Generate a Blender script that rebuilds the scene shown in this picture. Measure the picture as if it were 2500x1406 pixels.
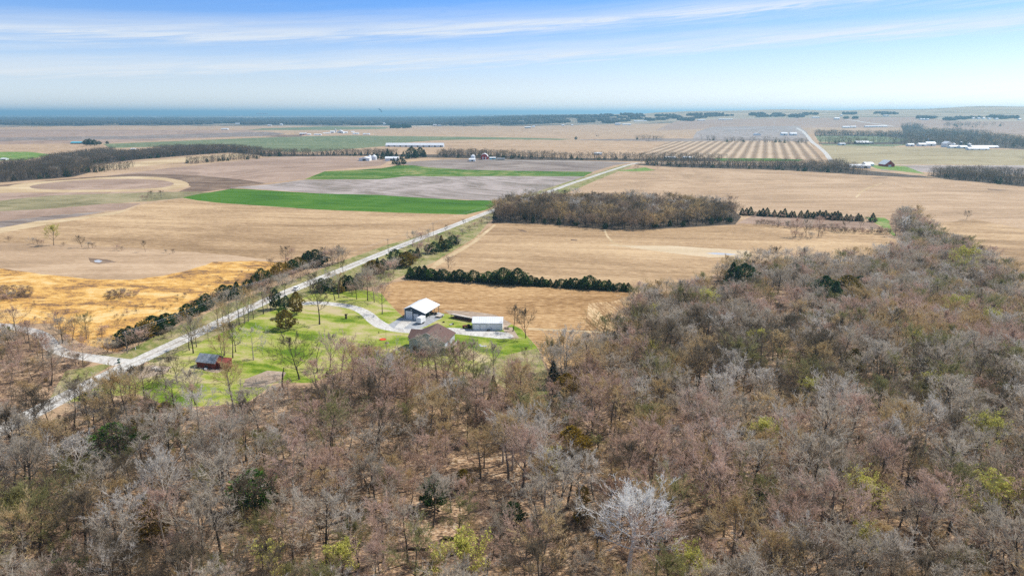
import bpy, math, random, bisect
import numpy as np
from mathutils import Vector
from mathutils.geometry import delaunay_2d_cdt

R = math.radians
for o in list(bpy.data.objects): bpy.data.objects.remove(o)
sc = bpy.context.scene
COL = sc.collection

# ------------------------------------------------------------------ camera, sky, sun, exposure
CAMH, F, HZ = 85.0, 1667.0, 275.5
PITCH = math.atan((703 - HZ) / F)
cam = bpy.data.objects.new('camera', bpy.data.cameras.new('camera')); COL.objects.link(cam)
cam.location = (0, 0, CAMH); cam.rotation_euler = (math.pi/2 - PITCH, 0, 0)
cam.data.lens = 24.0; cam.data.sensor_width = 36; cam.data.clip_start = 1; cam.data.clip_end = 120000
sc.camera = cam
SUN_EL, SUN_AZ = 50.0, 64.0            # azimuth clockwise from +Y (the view direction)
sun = bpy.data.objects.new('sun', bpy.data.lights.new('sun', 'SUN')); COL.objects.link(sun)
sun.data.energy = 3.5; sun.data.angle = R(1.5); sun.data.color = (1.0, 0.96, 0.90)
sd = Vector((math.sin(R(SUN_AZ))*math.cos(R(SUN_EL)), math.cos(R(SUN_AZ))*math.cos(R(SUN_EL)), math.sin(R(SUN_EL))))
sun.rotation_euler = sd.to_track_quat('Z', 'Y').to_euler()
sc.view_settings.view_transform = 'Standard'; sc.view_settings.look = 'None'
sc.view_settings.exposure = 0.60; sc.view_settings.gamma = 1; sc.view_settings.use_curve_mapping = False
sc.cycles.use_denoising = False
sc.cycles.max_bounces = 4; sc.cycles.diffuse_bounces = 2; sc.cycles.volume_bounces = 0
sc.cycles.transparent_max_bounces = 4

class NT:
    def __init__(s, nt): s.nt = nt; s.nt.nodes.clear()
    def n(s, t, **k):
        nd = s.nt.nodes.new(t)
        for a, b in k.items():
            if a.startswith('i_'):
                key = a[2:].replace('_', ' '); nd.inputs[int(key) if key.isdigit() else key].default_value = b
            else: setattr(nd, a, b)
        return nd
    def l(s, a, b): s.nt.links.new(a, b)
    def math(s, op, a, b=None, clamp=False):
        nd = s.n('ShaderNodeMath', operation=op, use_clamp=clamp)
        for i, v in enumerate((a, b)):
            if v is None: continue
            if isinstance(v, (int, float)): nd.inputs[i].default_value = v
            else: s.l(v, nd.inputs[i])
        return nd.outputs[0]
    def ramp(s, fac, stops, interp='LINEAR'):
        nd = s.n('ShaderNodeValToRGB'); cr = nd.color_ramp; cr.interpolation = interp
        while len(cr.elements) < len(stops): cr.elements.new(0.5)
        for e, (p, c) in zip(cr.elements, stops):
            e.position = p; e.color = (*c, 1) if len(c) == 3 else c
        s.l(fac, nd.inputs[0]); return nd.outputs[0]
    def mix(s, fac, a, b, mode='MIX'):
        nd = s.n('ShaderNodeMix', data_type='RGBA', blend_type=mode)
        for i, v in ((0, fac), (6, a), (7, b)):
            if isinstance(v, (int, float)): nd.inputs[i].default_value = v
            elif isinstance(v, tuple): nd.inputs[i].default_value = (*v, 1)
            else: s.l(v, nd.inputs[i])
        return nd.outputs[2]

w = bpy.data.worlds.new('World'); sc.world = w; w.use_nodes = True
N = NT(w.node_tree)
sky = N.n('ShaderNodeTexSky', sky_type='NISHITA', sun_disc=False, sun_elevation=R(SUN_EL), sun_rotation=R(SUN_AZ),
          altitude=200, air_density=1.0, dust_density=0.6, ozone_density=2.0)
tc = N.n('ShaderNodeTexCoord'); sp = N.n('ShaderNodeSeparateXYZ'); N.l(tc.outputs['Generated'], sp.inputs[0])
el = N.math('ARCSINE', sp.outputs[2])                       # elevation, radians
az = N.math('ARCTAN2', sp.outputs[0], sp.outputs[1])
# the clear air gets a deeper blue with height: pale at the horizon
tint = N.ramp(N.math('MULTIPLY', el, 1/1.2, clamp=True),
              [(0.0, (1.25, 1.36, 1.80)), (0.035, (0.95, 1.00, 1.30)), (0.085, (0.60, 0.77, 1.14)), (0.125, (0.35, 0.66, 1.16)), (0.2, (0.42, 0.68, 1.12)), (0.4, (0.85, 0.90, 0.92)), (1.0, (1.05, 0.98, 0.86))])
base = N.mix(1.0, sky.outputs[0], tint, 'MULTIPLY')
# cirrus streaks, long and slightly tilted
cz = N.math('SUBTRACT', el, N.math('MULTIPLY', az, 0.045))
cv = N.n('ShaderNodeCombineXYZ'); N.l(az, cv.inputs[0]); N.l(N.math('MULTIPLY', cz, 16.0), cv.inputs[1])
n1 = N.n('ShaderNodeTexNoise', i_Scale=2.2, i_Detail=7.0, i_Roughness=0.55, i_Distortion=0.6); N.l(cv.outputs[0], n1.inputs['Vector'])
cv2 = N.n('ShaderNodeCombineXYZ'); N.l(N.math('MULTIPLY', az, 5.0), cv2.inputs[0]); N.l(N.math('MULTIPLY', N.math('SUBTRACT', cz, N.math('MULTIPLY', az, 0.03)), 120.0), cv2.inputs[1])
n2 = N.n('ShaderNodeTexNoise', i_Scale=1.6, i_Detail=6.0, i_Roughness=0.65, i_Distortion=0.9); N.l(cv2.outputs[0], n2.inputs['Vector'])
wob = N.math('MULTIPLY', N.math('SUBTRACT', n1.outputs[0], 0.5), 0.030)
wob2 = N.math('MULTIPLY', N.math('SUBTRACT', n2.outputs[0], 0.5), 0.020)
e2 = N.math('ADD', N.math('ADD', cz, wob), wob2)
b = N.ramp(N.math('MULTIPLY', e2, 1/0.2, clamp=True),
           [(0.0, (.20,)*3), (0.30, (.14,)*3), (0.375, (.95,)*3), (0.44, (.50,)*3), (0.48, (.18,)*3), (0.52, (.35,)*3), (0.58, (1.0,)*3), (0.66, (.35,)*3), (0.73, (.04,)*3), (0.9, (.10,)*3)], 'EASE')
cl = N.math('MULTIPLY', b, N.math('ADD', N.math('MULTIPLY', n2.outputs[0], 2.2), -0.25), clamp=True)
cl = N.math('MULTIPLY', cl, 0.80)
col = N.mix(cl, base, (6.1, 6.4, 6.7))
bg = N.n('ShaderNodeBackground', i_Strength=0.093); N.l(col, bg.inputs[0])
ow = N.n('ShaderNodeOutputWorld'); N.l(bg.outputs[0], ow.inputs[0])

# ------------------------------------------------------------------ land form and the way from picture to place
cP, sP = math.cos(PITCH), math.sin(PITCH)
def sstep(a, b, x):
    t = np.clip((x - a) / (b - a), 0, 1); return t*t*(3 - 2*t)
HA = [(-2500, 0), (1050, 0), (1300, 40), (1600, 93), (1900, 107), (2250, 118), (2500, 130), (3000, 142), (6000, 150)]
def terrain(x, y):
    x = np.asarray(x, float); y = np.asarray(y, float); r = np.hypot(x, y)
    m = sstep(380, 1000, r) * (1 - sstep(2600, 5200, r))
    h = m * (2.2*np.sin(x/170 + 0.6)*np.cos(y/260 + x/400) + 1.6*np.sin(x/95 - y/210 + 2) + 1.5*np.cos(y/330 + 1.0))
    uu = 1250 + F*x/np.maximum(y*cP, 1)
    A = np.interp(uu, [a for a, _ in HA], [b for _, b in HA])
    A = A * (1 + 0.05*np.sin(uu/90.0) + 0.03*np.sin(uu/37.0))
    h = h + A * sstep(3300, 6400, r) * (y > 0)
    return h
def rays(u, v):
    a = (np.asarray(u, float) - 1250)/F; b = -(np.asarray(v, float) - 703)/F
    return a, cP + b*sP, -sP + b*cP
def ground(u, v, z=0.0):
    """where the line of sight through a picture point meets the land raised by z; arrays in, arrays out"""
    dx, dy, dz = rays(u, v)
    lo = np.full(dx.shape, 40.0); hi = np.full(dx.shape, np.nan); done = np.zeros(dx.shape, bool)
    t = 60.0
    while t < 60000:
        x, y = dx*t, dy*t
        under = (CAMH + dz*t) < terrain(x, y) + z
        new = under & ~done; hi[new] = t; done |= new; lo[~done] = t; t *= 1.012
    hi[~done] = 60000
    for _ in range(22):
        m = (lo + hi)/2; under = (CAMH + dz*m) < terrain(dx*m, dy*m) + z
        hi = np.where(under, m, hi); lo = np.where(under, lo, m)
    return dx*hi, dy*hi
def P(u, v, z=0.0):
    x, y = ground(np.array([float(u)]), np.array([float(v)]), z); return float(x[0]), float(y[0])
def project(x, y, z):
    x = np.asarray(x, float); y = np.asarray(y, float); zz = np.asarray(z, float) - CAMH
    d = y*cP - zz*sP; up = y*sP + zz*cP
    return 1250 + F*x/d, 703 - F*up/d

# ------------------------------------------------------------------ materials
def mat(name, fn, rough=0.9, spec=0.2, **kw):
    m = bpy.data.materials.new(name); m.use_nodes = True; N = NT(m.node_tree)
    out = N.n('ShaderNodeOutputMaterial'); p = N.n('ShaderNodeBsdfPrincipled')
    p.inputs['Roughness'].default_value = rough; p.inputs['Specular IOR Level'].default_value = spec
    for k, v in kw.items(): p.inputs[k].default_value = v
    c = fn(N, p)
    if isinstance(c, tuple): p.inputs['Base Color'].default_value = (*c, 1)
    else: N.l(c, p.inputs['Base Color'])
    N.l(getattr(N, 'alt', p.outputs[0]), out.inputs[0]); return m
def pos(N, rot=0.0, sx=1.0, sy=1.0, off=0.0):
    g = N.n('ShaderNodeNewGeometry'); mp = N.n('ShaderNodeMapping', vector_type='POINT')
    mp.inputs['Rotation'].default_value = (0, 0, rot); mp.inputs['Scale'].default_value = (1, 1, 1)
    N.l(g.outputs['Position'], mp.inputs[0])
    m2 = N.n('ShaderNodeMapping'); m2.inputs['Scale'].default_value = (sx, sy, 1); m2.inputs['Location'].default_value = (off, off*0.7, 0)
    N.l(mp.outputs[0], m2.inputs[0]); return m2.outputs[0]
def noise(N, vec, scale=1.0, detail=3.0, rough=0.55, dist=0.0):
    nd = N.n('ShaderNodeTexNoise', i_Scale=scale, i_Detail=detail, i_Roughness=rough, i_Distortion=dist); N.l(vec, nd.inputs['Vector']); return nd.outputs[0]
def ssum(N, terms):
    tot = None
    for v, k in terms:
        t = N.math('MULTIPLY', N.math('SUBTRACT', v, 0.5), k*1.7); tot = t if tot is None else N.math('ADD', tot, t)
    return N.math('ADD', tot, 0.5, clamp=True)
def field_mat(name, dark, mid, light, rot=0.0, streak=1.5, blotch=0.9, fine=0.8, off=0.0, big=1.0, wave=None):
    def fn(N, p):
        rv = R(rot)
        s1 = noise(N, pos(N, rv, 0.006*big, 0.09*big, off), 1, 4, 0.6, 0.8)
        s3 = noise(N, pos(N, rv, 0.02, 0.8, off), 1, 3, 0.7, 0.3)
        bl = noise(N, pos(N, rv, 0.006*big, 0.012*big, off + 9), 1, 4, 0.6, 1.2)
        fi = noise(N, pos(N, rv, 0.22, 0.9, off), 1, 3, 0.75)
        terms = [(s1, streak), (bl, blotch), (fi, fine), (s3, streak*0.7)]
        if wave:
            wv = N.n('ShaderNodeTexWave', wave_type='BANDS', bands_direction='Y', i_Scale=wave[0], i_Distortion=0.8, i_Detail=2.0)
            wv.inputs['Detail Scale'].default_value = 0.6
            N.l(pos(N, R(wave[1]), 0.12, 1.0), wv.inputs[0]); terms.append((wv.outputs['Fac'], wave[2]))
        return N.ramp(ssum(N, terms), [(0.08, dark), (0.5, mid), (0.92, light)])
    return mat(name, fn, 0.95, 0.1)
def patch_mat(name, stops, sc_=(0.05, 0.12), rot=0.0, k=(1.8, 1.0, 0.8), off=0.0, rough=0.95):
    def fn(N, p):
        a = noise(N, pos(N, R(rot), sc_[0], sc_[1], off), 1, 5, 0.62, 1.0)
        b = noise(N, pos(N, R(rot), sc_[0]*6, sc_[1]*6, off), 1, 3, 0.65)
        c = noise(N, pos(N, R(rot), 1.1, 2.0, off), 1, 2, 0.7)
        return N.ramp(ssum(N, [(a, k[0]), (b, k[1]), (c, k[2])]), stops)
    return mat(name, fn, rough, 0.1)
M = {}
M['corn'] = field_mat('corn_stubble', (.26, .165, .085), (.43, .285, .155), (.62, .44, .25), 10, 0.65, 0.8, 1.1)
M['corn2'] = field_mat('corn_stubble_orange', (.23, .125, .05), (.42, .25, .11), (.64, .43, .22), 2, 0.55, 0.8, 1.5, 3)
M['corn3'] = field_mat('pale_corn_stubble', (.29, .195, .115), (.44, .30, .18), (.58, .42, .27), -3, 0.65, 0.7, 0.9, 7)
M['pinkfield'] = field_mat('bean_stubble', (.25, .17, .12), (.36, .25, .18), (.48, .35, .26), 5, 0.7, 0.9, 0.7, 13, .6)
M['lilac'] = field_mat('grey_bean_stubble', (.20, .165, .13), (.33, .275, .24), (.46, .39, .35), 35, 1.0, 1.0, 0.5, 4)
M['greyfield'] = field_mat('weathered_soil', (.14, .105, .085), (.25, .20, .165), (.36, .30, .25), 15, 1.2, 0.9, 0.5, 6)
M['soil'] = field_mat('worked_soil', (.11, .07, .048), (.20, .135, .09), (.31, .22, .15), 15, 1.3, 0.6, 0.5, 8)
M['wheat'] = field_mat('young_wheat', (.038, .105, .008), (.065, .165, .012), (.12, .21, .03), 8, 0.8, 0.9, 0.5, 2)
M['wheat2'] = field_mat('patchy_young_wheat', (.045, .11, .01), (.085, .175, .02), (.28, .27, .10), 8, 0.9, 1.3, 0.6, 5)
M['dullgreen'] = field_mat('distant_cover_crop', (.10, .14, .065), (.165, .195, .095), (.25, .26, .14), 0, 1.0, 0.8, 0.3, 5, .5)
M['pasture'] = field_mat('winter_pasture', (.17, .15, .075), (.27, .235, .12), (.38, .31, .18), 20, 0.9, 1.3, 0.6, 12)
M['oliveField'] = field_mat('cover_crop_stubble', (.25, .20, .11), (.36, .295, .165), (.44, .37, .22), -5, 0.8, 0.9, 0.4, 12, .6)
M['striped'] = field_mat('harvest_striped_stubble', (.26, .18, .11), (.38, .27, .17), (.56, .42, .28), 0, 0.3, 0.6, 0.4, 2, 1, (0.0155, 110, 0.48))
M['pale'] = field_mat('dry_grass_strip', (.36, .25, .13), (.54, .40, .23), (.68, .54, .34), 0, 0.8, 0.6, 0.5, 3)
M['cornrows'] = field_mat('corn_rows_seen_along', (.22, .12, .05), (.42, .265, .13), (.66, .48, .27), 78, 0.9, 0.6, 1.3, 3, 2.2)
M['palest'] = field_mat('bleached_grass', (.42, .31, .18), (.56, .43, .27), (.70, .57, .39), 0, 0.6, 0.5, 0.7, 3)
M['golden'] = patch_mat('golden_prairie_grass', [(0.0, (.20, .115, .06)), (0.22, (.36, .20, .075)), (0.42, (.60, .32, .08)), (0.65, (.68, .41, .12)), (1.0, (.74, .52, .24))], (0.028, 0.05), 8, (1.6, 1.0, 0.9))
M['lawn'] = patch_mat('spring_lawn', [(0.05, (.10, .17, .012)), (0.28, (.20, .265, .024)), (0.52, (.30, .33, .062)), (0.76, (.41, .37, .14)), (1.0, (.48, .39, .22))], (0.022, 0.045), 20, (1.9, 0.7, 0.5), 3)
M['verge'] = patch_mat('roadside_grass', [(0.1, (.13, .17, .035)), (0.45, (.26, .24, .09)), (0.8, (.38, .31, .17)), (1, (.44, .36, .22))], (0.05, 0.08), 60, (1.3, 0.8, 0.6), 8)
M['greenstrip'] = patch_mat('green_waterway', [(0.1, (.08, .18, .02)), (0.5, (.16, .26, .05)), (1, (.34, .32, .15))], (0.03, 0.06), 0, (1.2, 0.8, 0.5), 8)
M['litter'] = patch_mat('leaf_litter', [(0.0, (.070, .048, .032)), (0.32, (.16, .105, .068)), (0.56, (.29, .19, .12)), (0.8, (.44, .275, .145)), (1, (.52, .40, .28))], (0.05, 0.07), 0, (1.1, 1.3, 1.7), 1)
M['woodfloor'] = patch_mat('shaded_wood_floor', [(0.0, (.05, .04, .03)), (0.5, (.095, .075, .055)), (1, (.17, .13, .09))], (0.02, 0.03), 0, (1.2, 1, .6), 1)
M['farwood'] = patch_mat('far_woodland_floor', [(0.0, (.045, .045, .035)), (0.48, (.085, .08, .06)), (0.58, (.20, .17, .12)), (0.68, (.42, .34, .24)), (1, (.55, .48, .38))], (0.0005, 0.0017), 4, (1.9, .6, 0), 1)
M['hillpatch'] = patch_mat('far_plain', [(0.0, (.07, .07, .05)), (0.26, (.10, .095, .06)), (0.33, (.30, .26, .16)), (0.5, (.42, .34, .24)), (1, (.50, .41, .30))], (0.0005, 0.0016), 8, (1.9, .5, 0), 17)
M['dirt'] = patch_mat('bare_dirt', [(0.0, (.26, .19, .13)), (0.5, (.38, .29, .21)), (1, (.50, .40, .31))], (0.08, 0.12), 0, (1, 1, .6), 3)
M['gravel'] = patch_mat('pale_gravel', [(0.0, (.34, .31, .27)), (0.45, (.54, .51, .46)), (1, (.70, .68, .63))], (0.10, 0.16), 70, (1.0, 0.9, 0.8), 3)
M['gravel2'] = patch_mat('worn_gravel', [(0.0, (.26, .23, .19)), (0.5, (.44, .40, .34)), (1, (.58, .54, .48))], (0.10, 0.16), 70, (1.0, 0.9, 0.8), 3)
M['darkgravel'] = patch_mat('grey_gravel', [(0.0, (.24, .24, .25)), (0.5, (.36, .37, .38)), (1, (.55, .55, .55))], (0.12, 0.12), 0, (1.0, 0.8, 0.8), 5)

# ------------------------------------------------------------------ object helpers
def tag(o, label=None, cat=None, group=None, kind=None):
    if label: o['label'] = label
    if cat: o['category'] = cat
    if group: o['group'] = group
    if kind: o['kind'] = kind
    return o
def link(o, parent=None):
    COL.objects.link(o)
    if parent is not None: o.parent = parent
    return o
def mesh_obj(name, V, Fc, m, parent=None, smooth=False):
    me = bpy.data.meshes.new(name); me.from_pydata([tuple(v) for v in V], [], Fc)
    for x in (m if isinstance(m, (list, tuple)) else [m]): me.materials.append(x)
    if smooth: me.shade_smooth()
    return link(bpy.data.objects.new(name, me), parent)
def empty(name, loc, rz=0.0, label=None, cat=None, group=None):
    o = bpy.data.objects.new(name, None); o.empty_display_size = 0.5; o.location = loc; o.rotation_euler = (0, 0, rz)
    COL.objects.link(o); return tag(o, label, cat, group)

# ------------------------------------------------------------------ the land: one conforming sheet cut into fields, roads and floors
rg = random.Random(5)
REG = []      # (name, material, [picture-space outline], edge jitter)
def reg(name, m, pts, jit=1.0): REG.append((name, m, pts, jit))
W = 4200
reg('far_woodland', 'farwood', [(-1500, 270), (W, 240), (W, 304), (2500, 300), (1900, 296), (1600, 302), (1300, 308), (1000, 309), (640, 308), (300, 307), (0, 310), (-1500, 312)], 1)
reg('far_fields', 'hillpatch', [(1500, 262), (W, 240), (W, 312), (2500, 308), (1960, 300), (1780, 292), (1600, 300), (1500, 303)], 0)
rq = random.Random(8)
for q_ in range(34):
    v_ = 283.2 + 21*(q_/34)**1.15; u_ = rq.uniform(-300, 1500) if v_ < 300 else rq.uniform(-200, 1100); L_ = rq.uniform(60, 330); t_ = (.35 + (v_ - 282)*.05)
    reg('distant_field', ('corn3', 'pale', 'dullgreen', 'pinkfield')[q_ % 4], [(u_, v_), (u_ + L_*.4, v_ - t_*.5), (u_ + L_, v_ - t_*.1), (u_ + L_*.8, v_ + t_*.5), (u_ + L_*.2, v_ + t_*.5)], 0)
reg('bean_field', 'pinkfield', [(1650, 296), (1790, 290), (2240, 286), (2330, 296), (W, 300), (W, 330), (2500, 330), (2280, 312), (1960, 312), (1600, 318)], 1)
reg('bean_field', 'lilac', [(1740, 310), (1950, 308), (1968, 322), (1980, 340), (1840, 342), (1690, 340), (1700, 322)], 0.6)
reg('bean_field', 'pinkfield', [(-1500, 320), (0, 316), (470, 318), (640, 318), (560, 335), (250, 350), (100, 352), (-1500, 372)], 1)
reg('worked_field', 'greyfield', [(-1500, 342), (0, 336), (330, 332), (640, 322), (700, 326), (640, 333), (330, 340), (0, 345), (-1500, 352)], 1)
reg('cover_crop_field', 'dullgreen', [(640, 314), (800, 309), (950, 311), (940, 315), (800, 318), (600, 318)], 0.4)
reg('cover_crop_field', 'dullgreen', [(250, 352), (500, 342), (700, 334), (860, 331), (1000, 333), (1240, 336), (1395, 340), (1340, 344), (1200, 341), (1100, 342), (1000, 352), (770, 371), (700, 371), (480, 356), (270, 362)], 0.6)
reg('dark_mound', 'soil', [(645, 334), (680, 329), (735, 330), (740, 334), (700, 335)], 0.5)
reg('stubble_field', 'corn3', [(945, 352), (1060, 343), (1240, 341), (1640, 344), (1580, 373), (1250, 372), (1090, 362)], 0.6)
reg('bean_field', 'greyfield', [(1390, 342), (1600, 338), (1850, 340), (1975, 341), (1975, 346), (1640, 346)], 0.6)
reg('striped_stubble_field', 'striped', [(1633, 346), (1860, 344), (1975, 346), (2010, 393), (1900, 391), (1740, 388), (1560, 378)], 0.4)
reg('cover_crop_field', 'wheat', [(1735, 387), (1880, 387), (1962, 390), (1950, 394), (1750, 394)], 0.4)
reg('cover_crop_field', 'dullgreen', [(1990, 330), (2210, 333), (2230, 340), (2200, 348), (2000, 347)], 0.4)
reg('cover_crop_field', 'dullgreen', [(1998, 349), (2230, 353), (2180, 358), (2060, 356), (2010, 356)], 0.4)
reg('stubble_field', 'oliveField', [(1993, 356), (2110, 357), (2500, 366), (3500, 380), (3500, 420), (2500, 404), (2060, 400), (2036, 396), (2014, 370)], 0.5)
reg('bean_field', 'lilac', [(2160, 405), (2500, 404), (3500, 420), (3500, 470), (2500, 428), (2250, 420), (2150, 416)], 0.5)
reg('green_waterway', 'greenstrip', [(2115, 402), (2210, 406), (2260, 425), (2140, 412)], 0.6)
reg('green_waterway', 'greenstrip', [(-1500, 385), (0, 371), (70, 371), (130, 378), (60, 391), (0, 393), (-1500, 410)], 0.6)
reg('dry_grass_strip', 'pale', [(210, 406), (330, 396), (470, 383), (560, 376), (632, 377), (600, 383), (480, 393), (360, 405), (260, 415), (215, 412)], 0.6)
# left middle
reg('bean_field', 'pinkfield', [(270, 428), (420, 410), (640, 386), (730, 380), (875, 383), (960, 388), (930, 405), (800, 416), (740, 437), (560, 458), (420, 440), (300, 430)], 1)
reg('worked_field', 'soil', [(-700, 462), (0, 452), (200, 434), (340, 424), (480, 428), (600, 440), (650, 448), (560, 462), (480, 470), (430, 470), (466, 456), (440, 440), (330, 430), (200, 440), (60, 452), (0, 457), (-700, 475)], 0.8)
reg('grass_terrace', 'pale', [(-700, 470), (0, 460), (50, 447), (130, 442), (250, 433), (330, 431), (400, 433), (450, 442), (466, 452), (440, 461), (380, 466), (250, 469), (100, 469), (30, 470), (-700, 490)], 0.31)
reg('bean_field', 'pinkfield', [(62, 456), (110, 447), (200, 439), (330, 436), (400, 440), (432, 449), (400, 459), (300, 463), (100, 464)], 0.31)
reg('bean_field', 'pinkfield', [(-700, 492), (30, 471), (250, 470), (440, 468), (350, 480), (260, 474), (115, 479), (0, 492)], 0.8)
reg('pasture', 'pasture', [(-700, 520), (0, 490), (115, 478), (256, 473), (353, 470), (480, 468), (520, 470), (443, 484), (360, 492), (269, 497), (102, 511), (0, 516), (-700, 540)], 1)
reg('bean_field', 'pinkfield', [(-700, 545), (0, 516), (120, 510), (270, 497), (345, 497), (300, 512), (160, 523), (0, 540), (-700, 580)], 1)
reg('worked_field', 'greyfield', [(-700, 590), (0, 540), (150, 524), (260, 516), (200, 527), (100, 540), (0, 556), (-700, 610)], 1)
reg('dry_grass_strip', 'pale', [(-700, 612), (0, 557), (90, 540), (190, 531), (300, 514), (345, 498), (290, 522), (160, 541), (0, 570), (-700, 640)], 0.7)
reg('corn_stubble_field', 'corn', [(-1500, 720), (-700, 640), (0, 569), (160, 541), (290, 522), (345, 500), (440, 485), (600, 501), (780, 512), (984, 520), (1138, 524), (1180, 516), (1110, 552), (1000, 595), (900, 622), (840, 636), (700, 640), (560, 622), (340, 606), (180, 597), (0, 592), (-700, 665), (-1500, 748)], 0.8)
reg('corn_stubble_field', 'corn3', [(-1500, 750), (-700, 667), (0, 593), (180, 598), (340, 607), (560, 623), (600, 632), (500, 652), (460, 668), (330, 684), (230, 683), (0, 656), (-700, 720), (-1500, 800)], 0.8)
reg('prairie_grass', 'golden', [(-1500, 802), (-700, 722), (0, 655), (100, 669), (230, 682), (330, 683), (400, 673), (460, 660), (520, 640), (620, 637), (700, 641), (720, 652), (640, 690), (540, 735), (430, 790), (330, 830), (290, 860), (200, 840), (120, 790), (0, 790), (-1500, 1000)], 1.5)
# centre
reg('bean_field', 'greyfield', [(960, 398), (1080, 390), (1160, 388), (1380, 391), (1545, 397), (1500, 404), (1440, 421), (1240, 418), (1138, 416), (1060, 411), (1000, 404)], 0.6)
reg('bean_field', 'lilac', [(560, 458), (660, 450), (743, 439), (930, 438), (994, 429), (1240, 430), (1432, 430), (1340, 463), (1300, 478), (1225, 491), (1061, 485), (920, 476), (789, 473), (640, 463)], 0.7)
reg('wheat_field', 'wheat2', [(743, 438), (792, 419), (869, 415), (933, 411), (971, 404), (1007, 404), (1061, 410), (1138, 415), (1240, 417), (1448, 420), (1425, 431), (1240, 430), (1061, 431), (994, 430), (930, 438)], 0.5)
reg('wheat_field', 'wheat', [(443, 483), (486, 474), (525, 468), (563, 461), (600, 462), (700, 468), (789, 473), (920, 476), (1061, 485), (1140, 489), (1213, 490), (1209, 501), (1189, 512), (1138, 524), (984, 520), (779, 512), (600, 500), (538, 496), (486, 490)], 0.5)
# right middle
reg('corn_stubble_field', 'corn3', [(1290, 492), (1400, 455), (1480, 425), (1560, 403), (1800, 409), (2100, 422), (2260, 438), (2500, 459), (3600, 540), (3600, 700), (2600, 640), (2500, 600), (2300, 560), (2240, 535), (2000, 530), (1800, 505), (1500, 500)], 0.7)
reg('corn_stubble_field', 'corn', [(2290, 545), (2380, 535), (2500, 560), (3600, 680), (3600, 860), (2700, 760), (2500, 690), (2460, 665), (2420, 640), (2330, 590)], 0.7)
reg('green_waterway', 'greenstrip', [(1540, 413), (1575, 409), (1600, 416), (1560, 419), (1500, 418)], 0.4)
reg('corn_stubble_field', 'corn', [(1010, 665), (1060, 640), (1140, 593), (1205, 545), (1310, 547), (1500, 560), (1800, 550), (1840, 527), (2000, 532), (2140, 545), (2190, 565), (2150, 575), (2230, 600), (2160, 640), (1900, 660), (1780, 690), (1720, 705), (1540, 700), (1200, 690), (1010, 680)], 0.7)
reg('dry_grass_strip', 'palest', [(1470, 597), (1530, 599), (1640, 600), (1740, 607), (1830, 612), (1830, 628), (1730, 628), (1640, 618), (1550, 606)], 0.8)
reg('green_waterway', 'greenstrip', [(2110, 530), (2160, 532), (2180, 545), (2240, 575), (2250, 590), (2180, 575), (2150, 552)], 0.8)
reg('stubble_field', 'pinkfield', [(1850, 520), (2000, 532), (2130, 543), (2160, 560), (2000, 556), (1860, 548), (1800, 545)], 0.8)
reg('corn_stubble_field', 'corn2', [(925, 705), (960, 690), (1000, 684), (1200, 694), (1540, 712), (1560, 760), (1530, 830), (1500, 870), (1420, 905), (1340, 900), (1315, 850), (1270, 800), (1230, 785), (1180, 772), (1080, 765), (1040, 770), (985, 772), (950, 745)], 0.7)
# woods floor
reg('woodland_floor', 'litter', [(-1500, 1300), (-400, 1150), (0, 1075), (150, 1010), (330, 965), (420, 985), (600, 985), (670, 945), (760, 940), (850, 900), (1000, 905), (1200, 915), (1290, 960), (1340, 970), (1330, 900), (1420, 890), (1500, 835), (1530, 775), (1545, 718), (1720, 712), (1740, 672), (1850, 645), (2060, 648), (2210, 612), (2170, 545), (2180, 520), (2240, 530), (2300, 590), (2400, 640), (2460, 675), (2560, 760), (3600, 1000), (3600, 1900), (-1500, 1900)], 2)
reg('woodland_floor', 'litter', [(-1500, 900), (-400, 810), (0, 790), (130, 830), (170, 872), (230, 880), (160, 930), (150, 960), (0, 1035), (-400, 1110), (-1500, 1250)], 2)
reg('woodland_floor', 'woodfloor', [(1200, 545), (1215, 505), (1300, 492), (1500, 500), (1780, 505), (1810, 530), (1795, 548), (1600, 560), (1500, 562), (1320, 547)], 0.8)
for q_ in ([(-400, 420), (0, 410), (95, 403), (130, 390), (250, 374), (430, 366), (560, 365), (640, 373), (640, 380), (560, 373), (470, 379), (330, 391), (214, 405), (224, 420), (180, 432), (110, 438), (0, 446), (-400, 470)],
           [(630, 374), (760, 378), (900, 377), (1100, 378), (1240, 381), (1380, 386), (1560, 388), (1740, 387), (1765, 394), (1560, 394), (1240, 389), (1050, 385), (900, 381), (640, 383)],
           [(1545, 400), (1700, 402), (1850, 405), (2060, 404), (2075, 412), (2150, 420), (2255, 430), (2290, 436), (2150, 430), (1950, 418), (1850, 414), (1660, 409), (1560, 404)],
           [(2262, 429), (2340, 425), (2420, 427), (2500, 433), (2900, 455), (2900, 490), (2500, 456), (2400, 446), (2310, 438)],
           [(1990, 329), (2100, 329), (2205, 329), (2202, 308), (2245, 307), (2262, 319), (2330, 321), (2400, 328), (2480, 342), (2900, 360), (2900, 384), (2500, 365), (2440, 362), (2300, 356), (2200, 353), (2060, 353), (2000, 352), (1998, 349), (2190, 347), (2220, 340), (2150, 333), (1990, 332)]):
    reg('woodland_floor', 'woodfloor', q_, 0.3)
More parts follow.
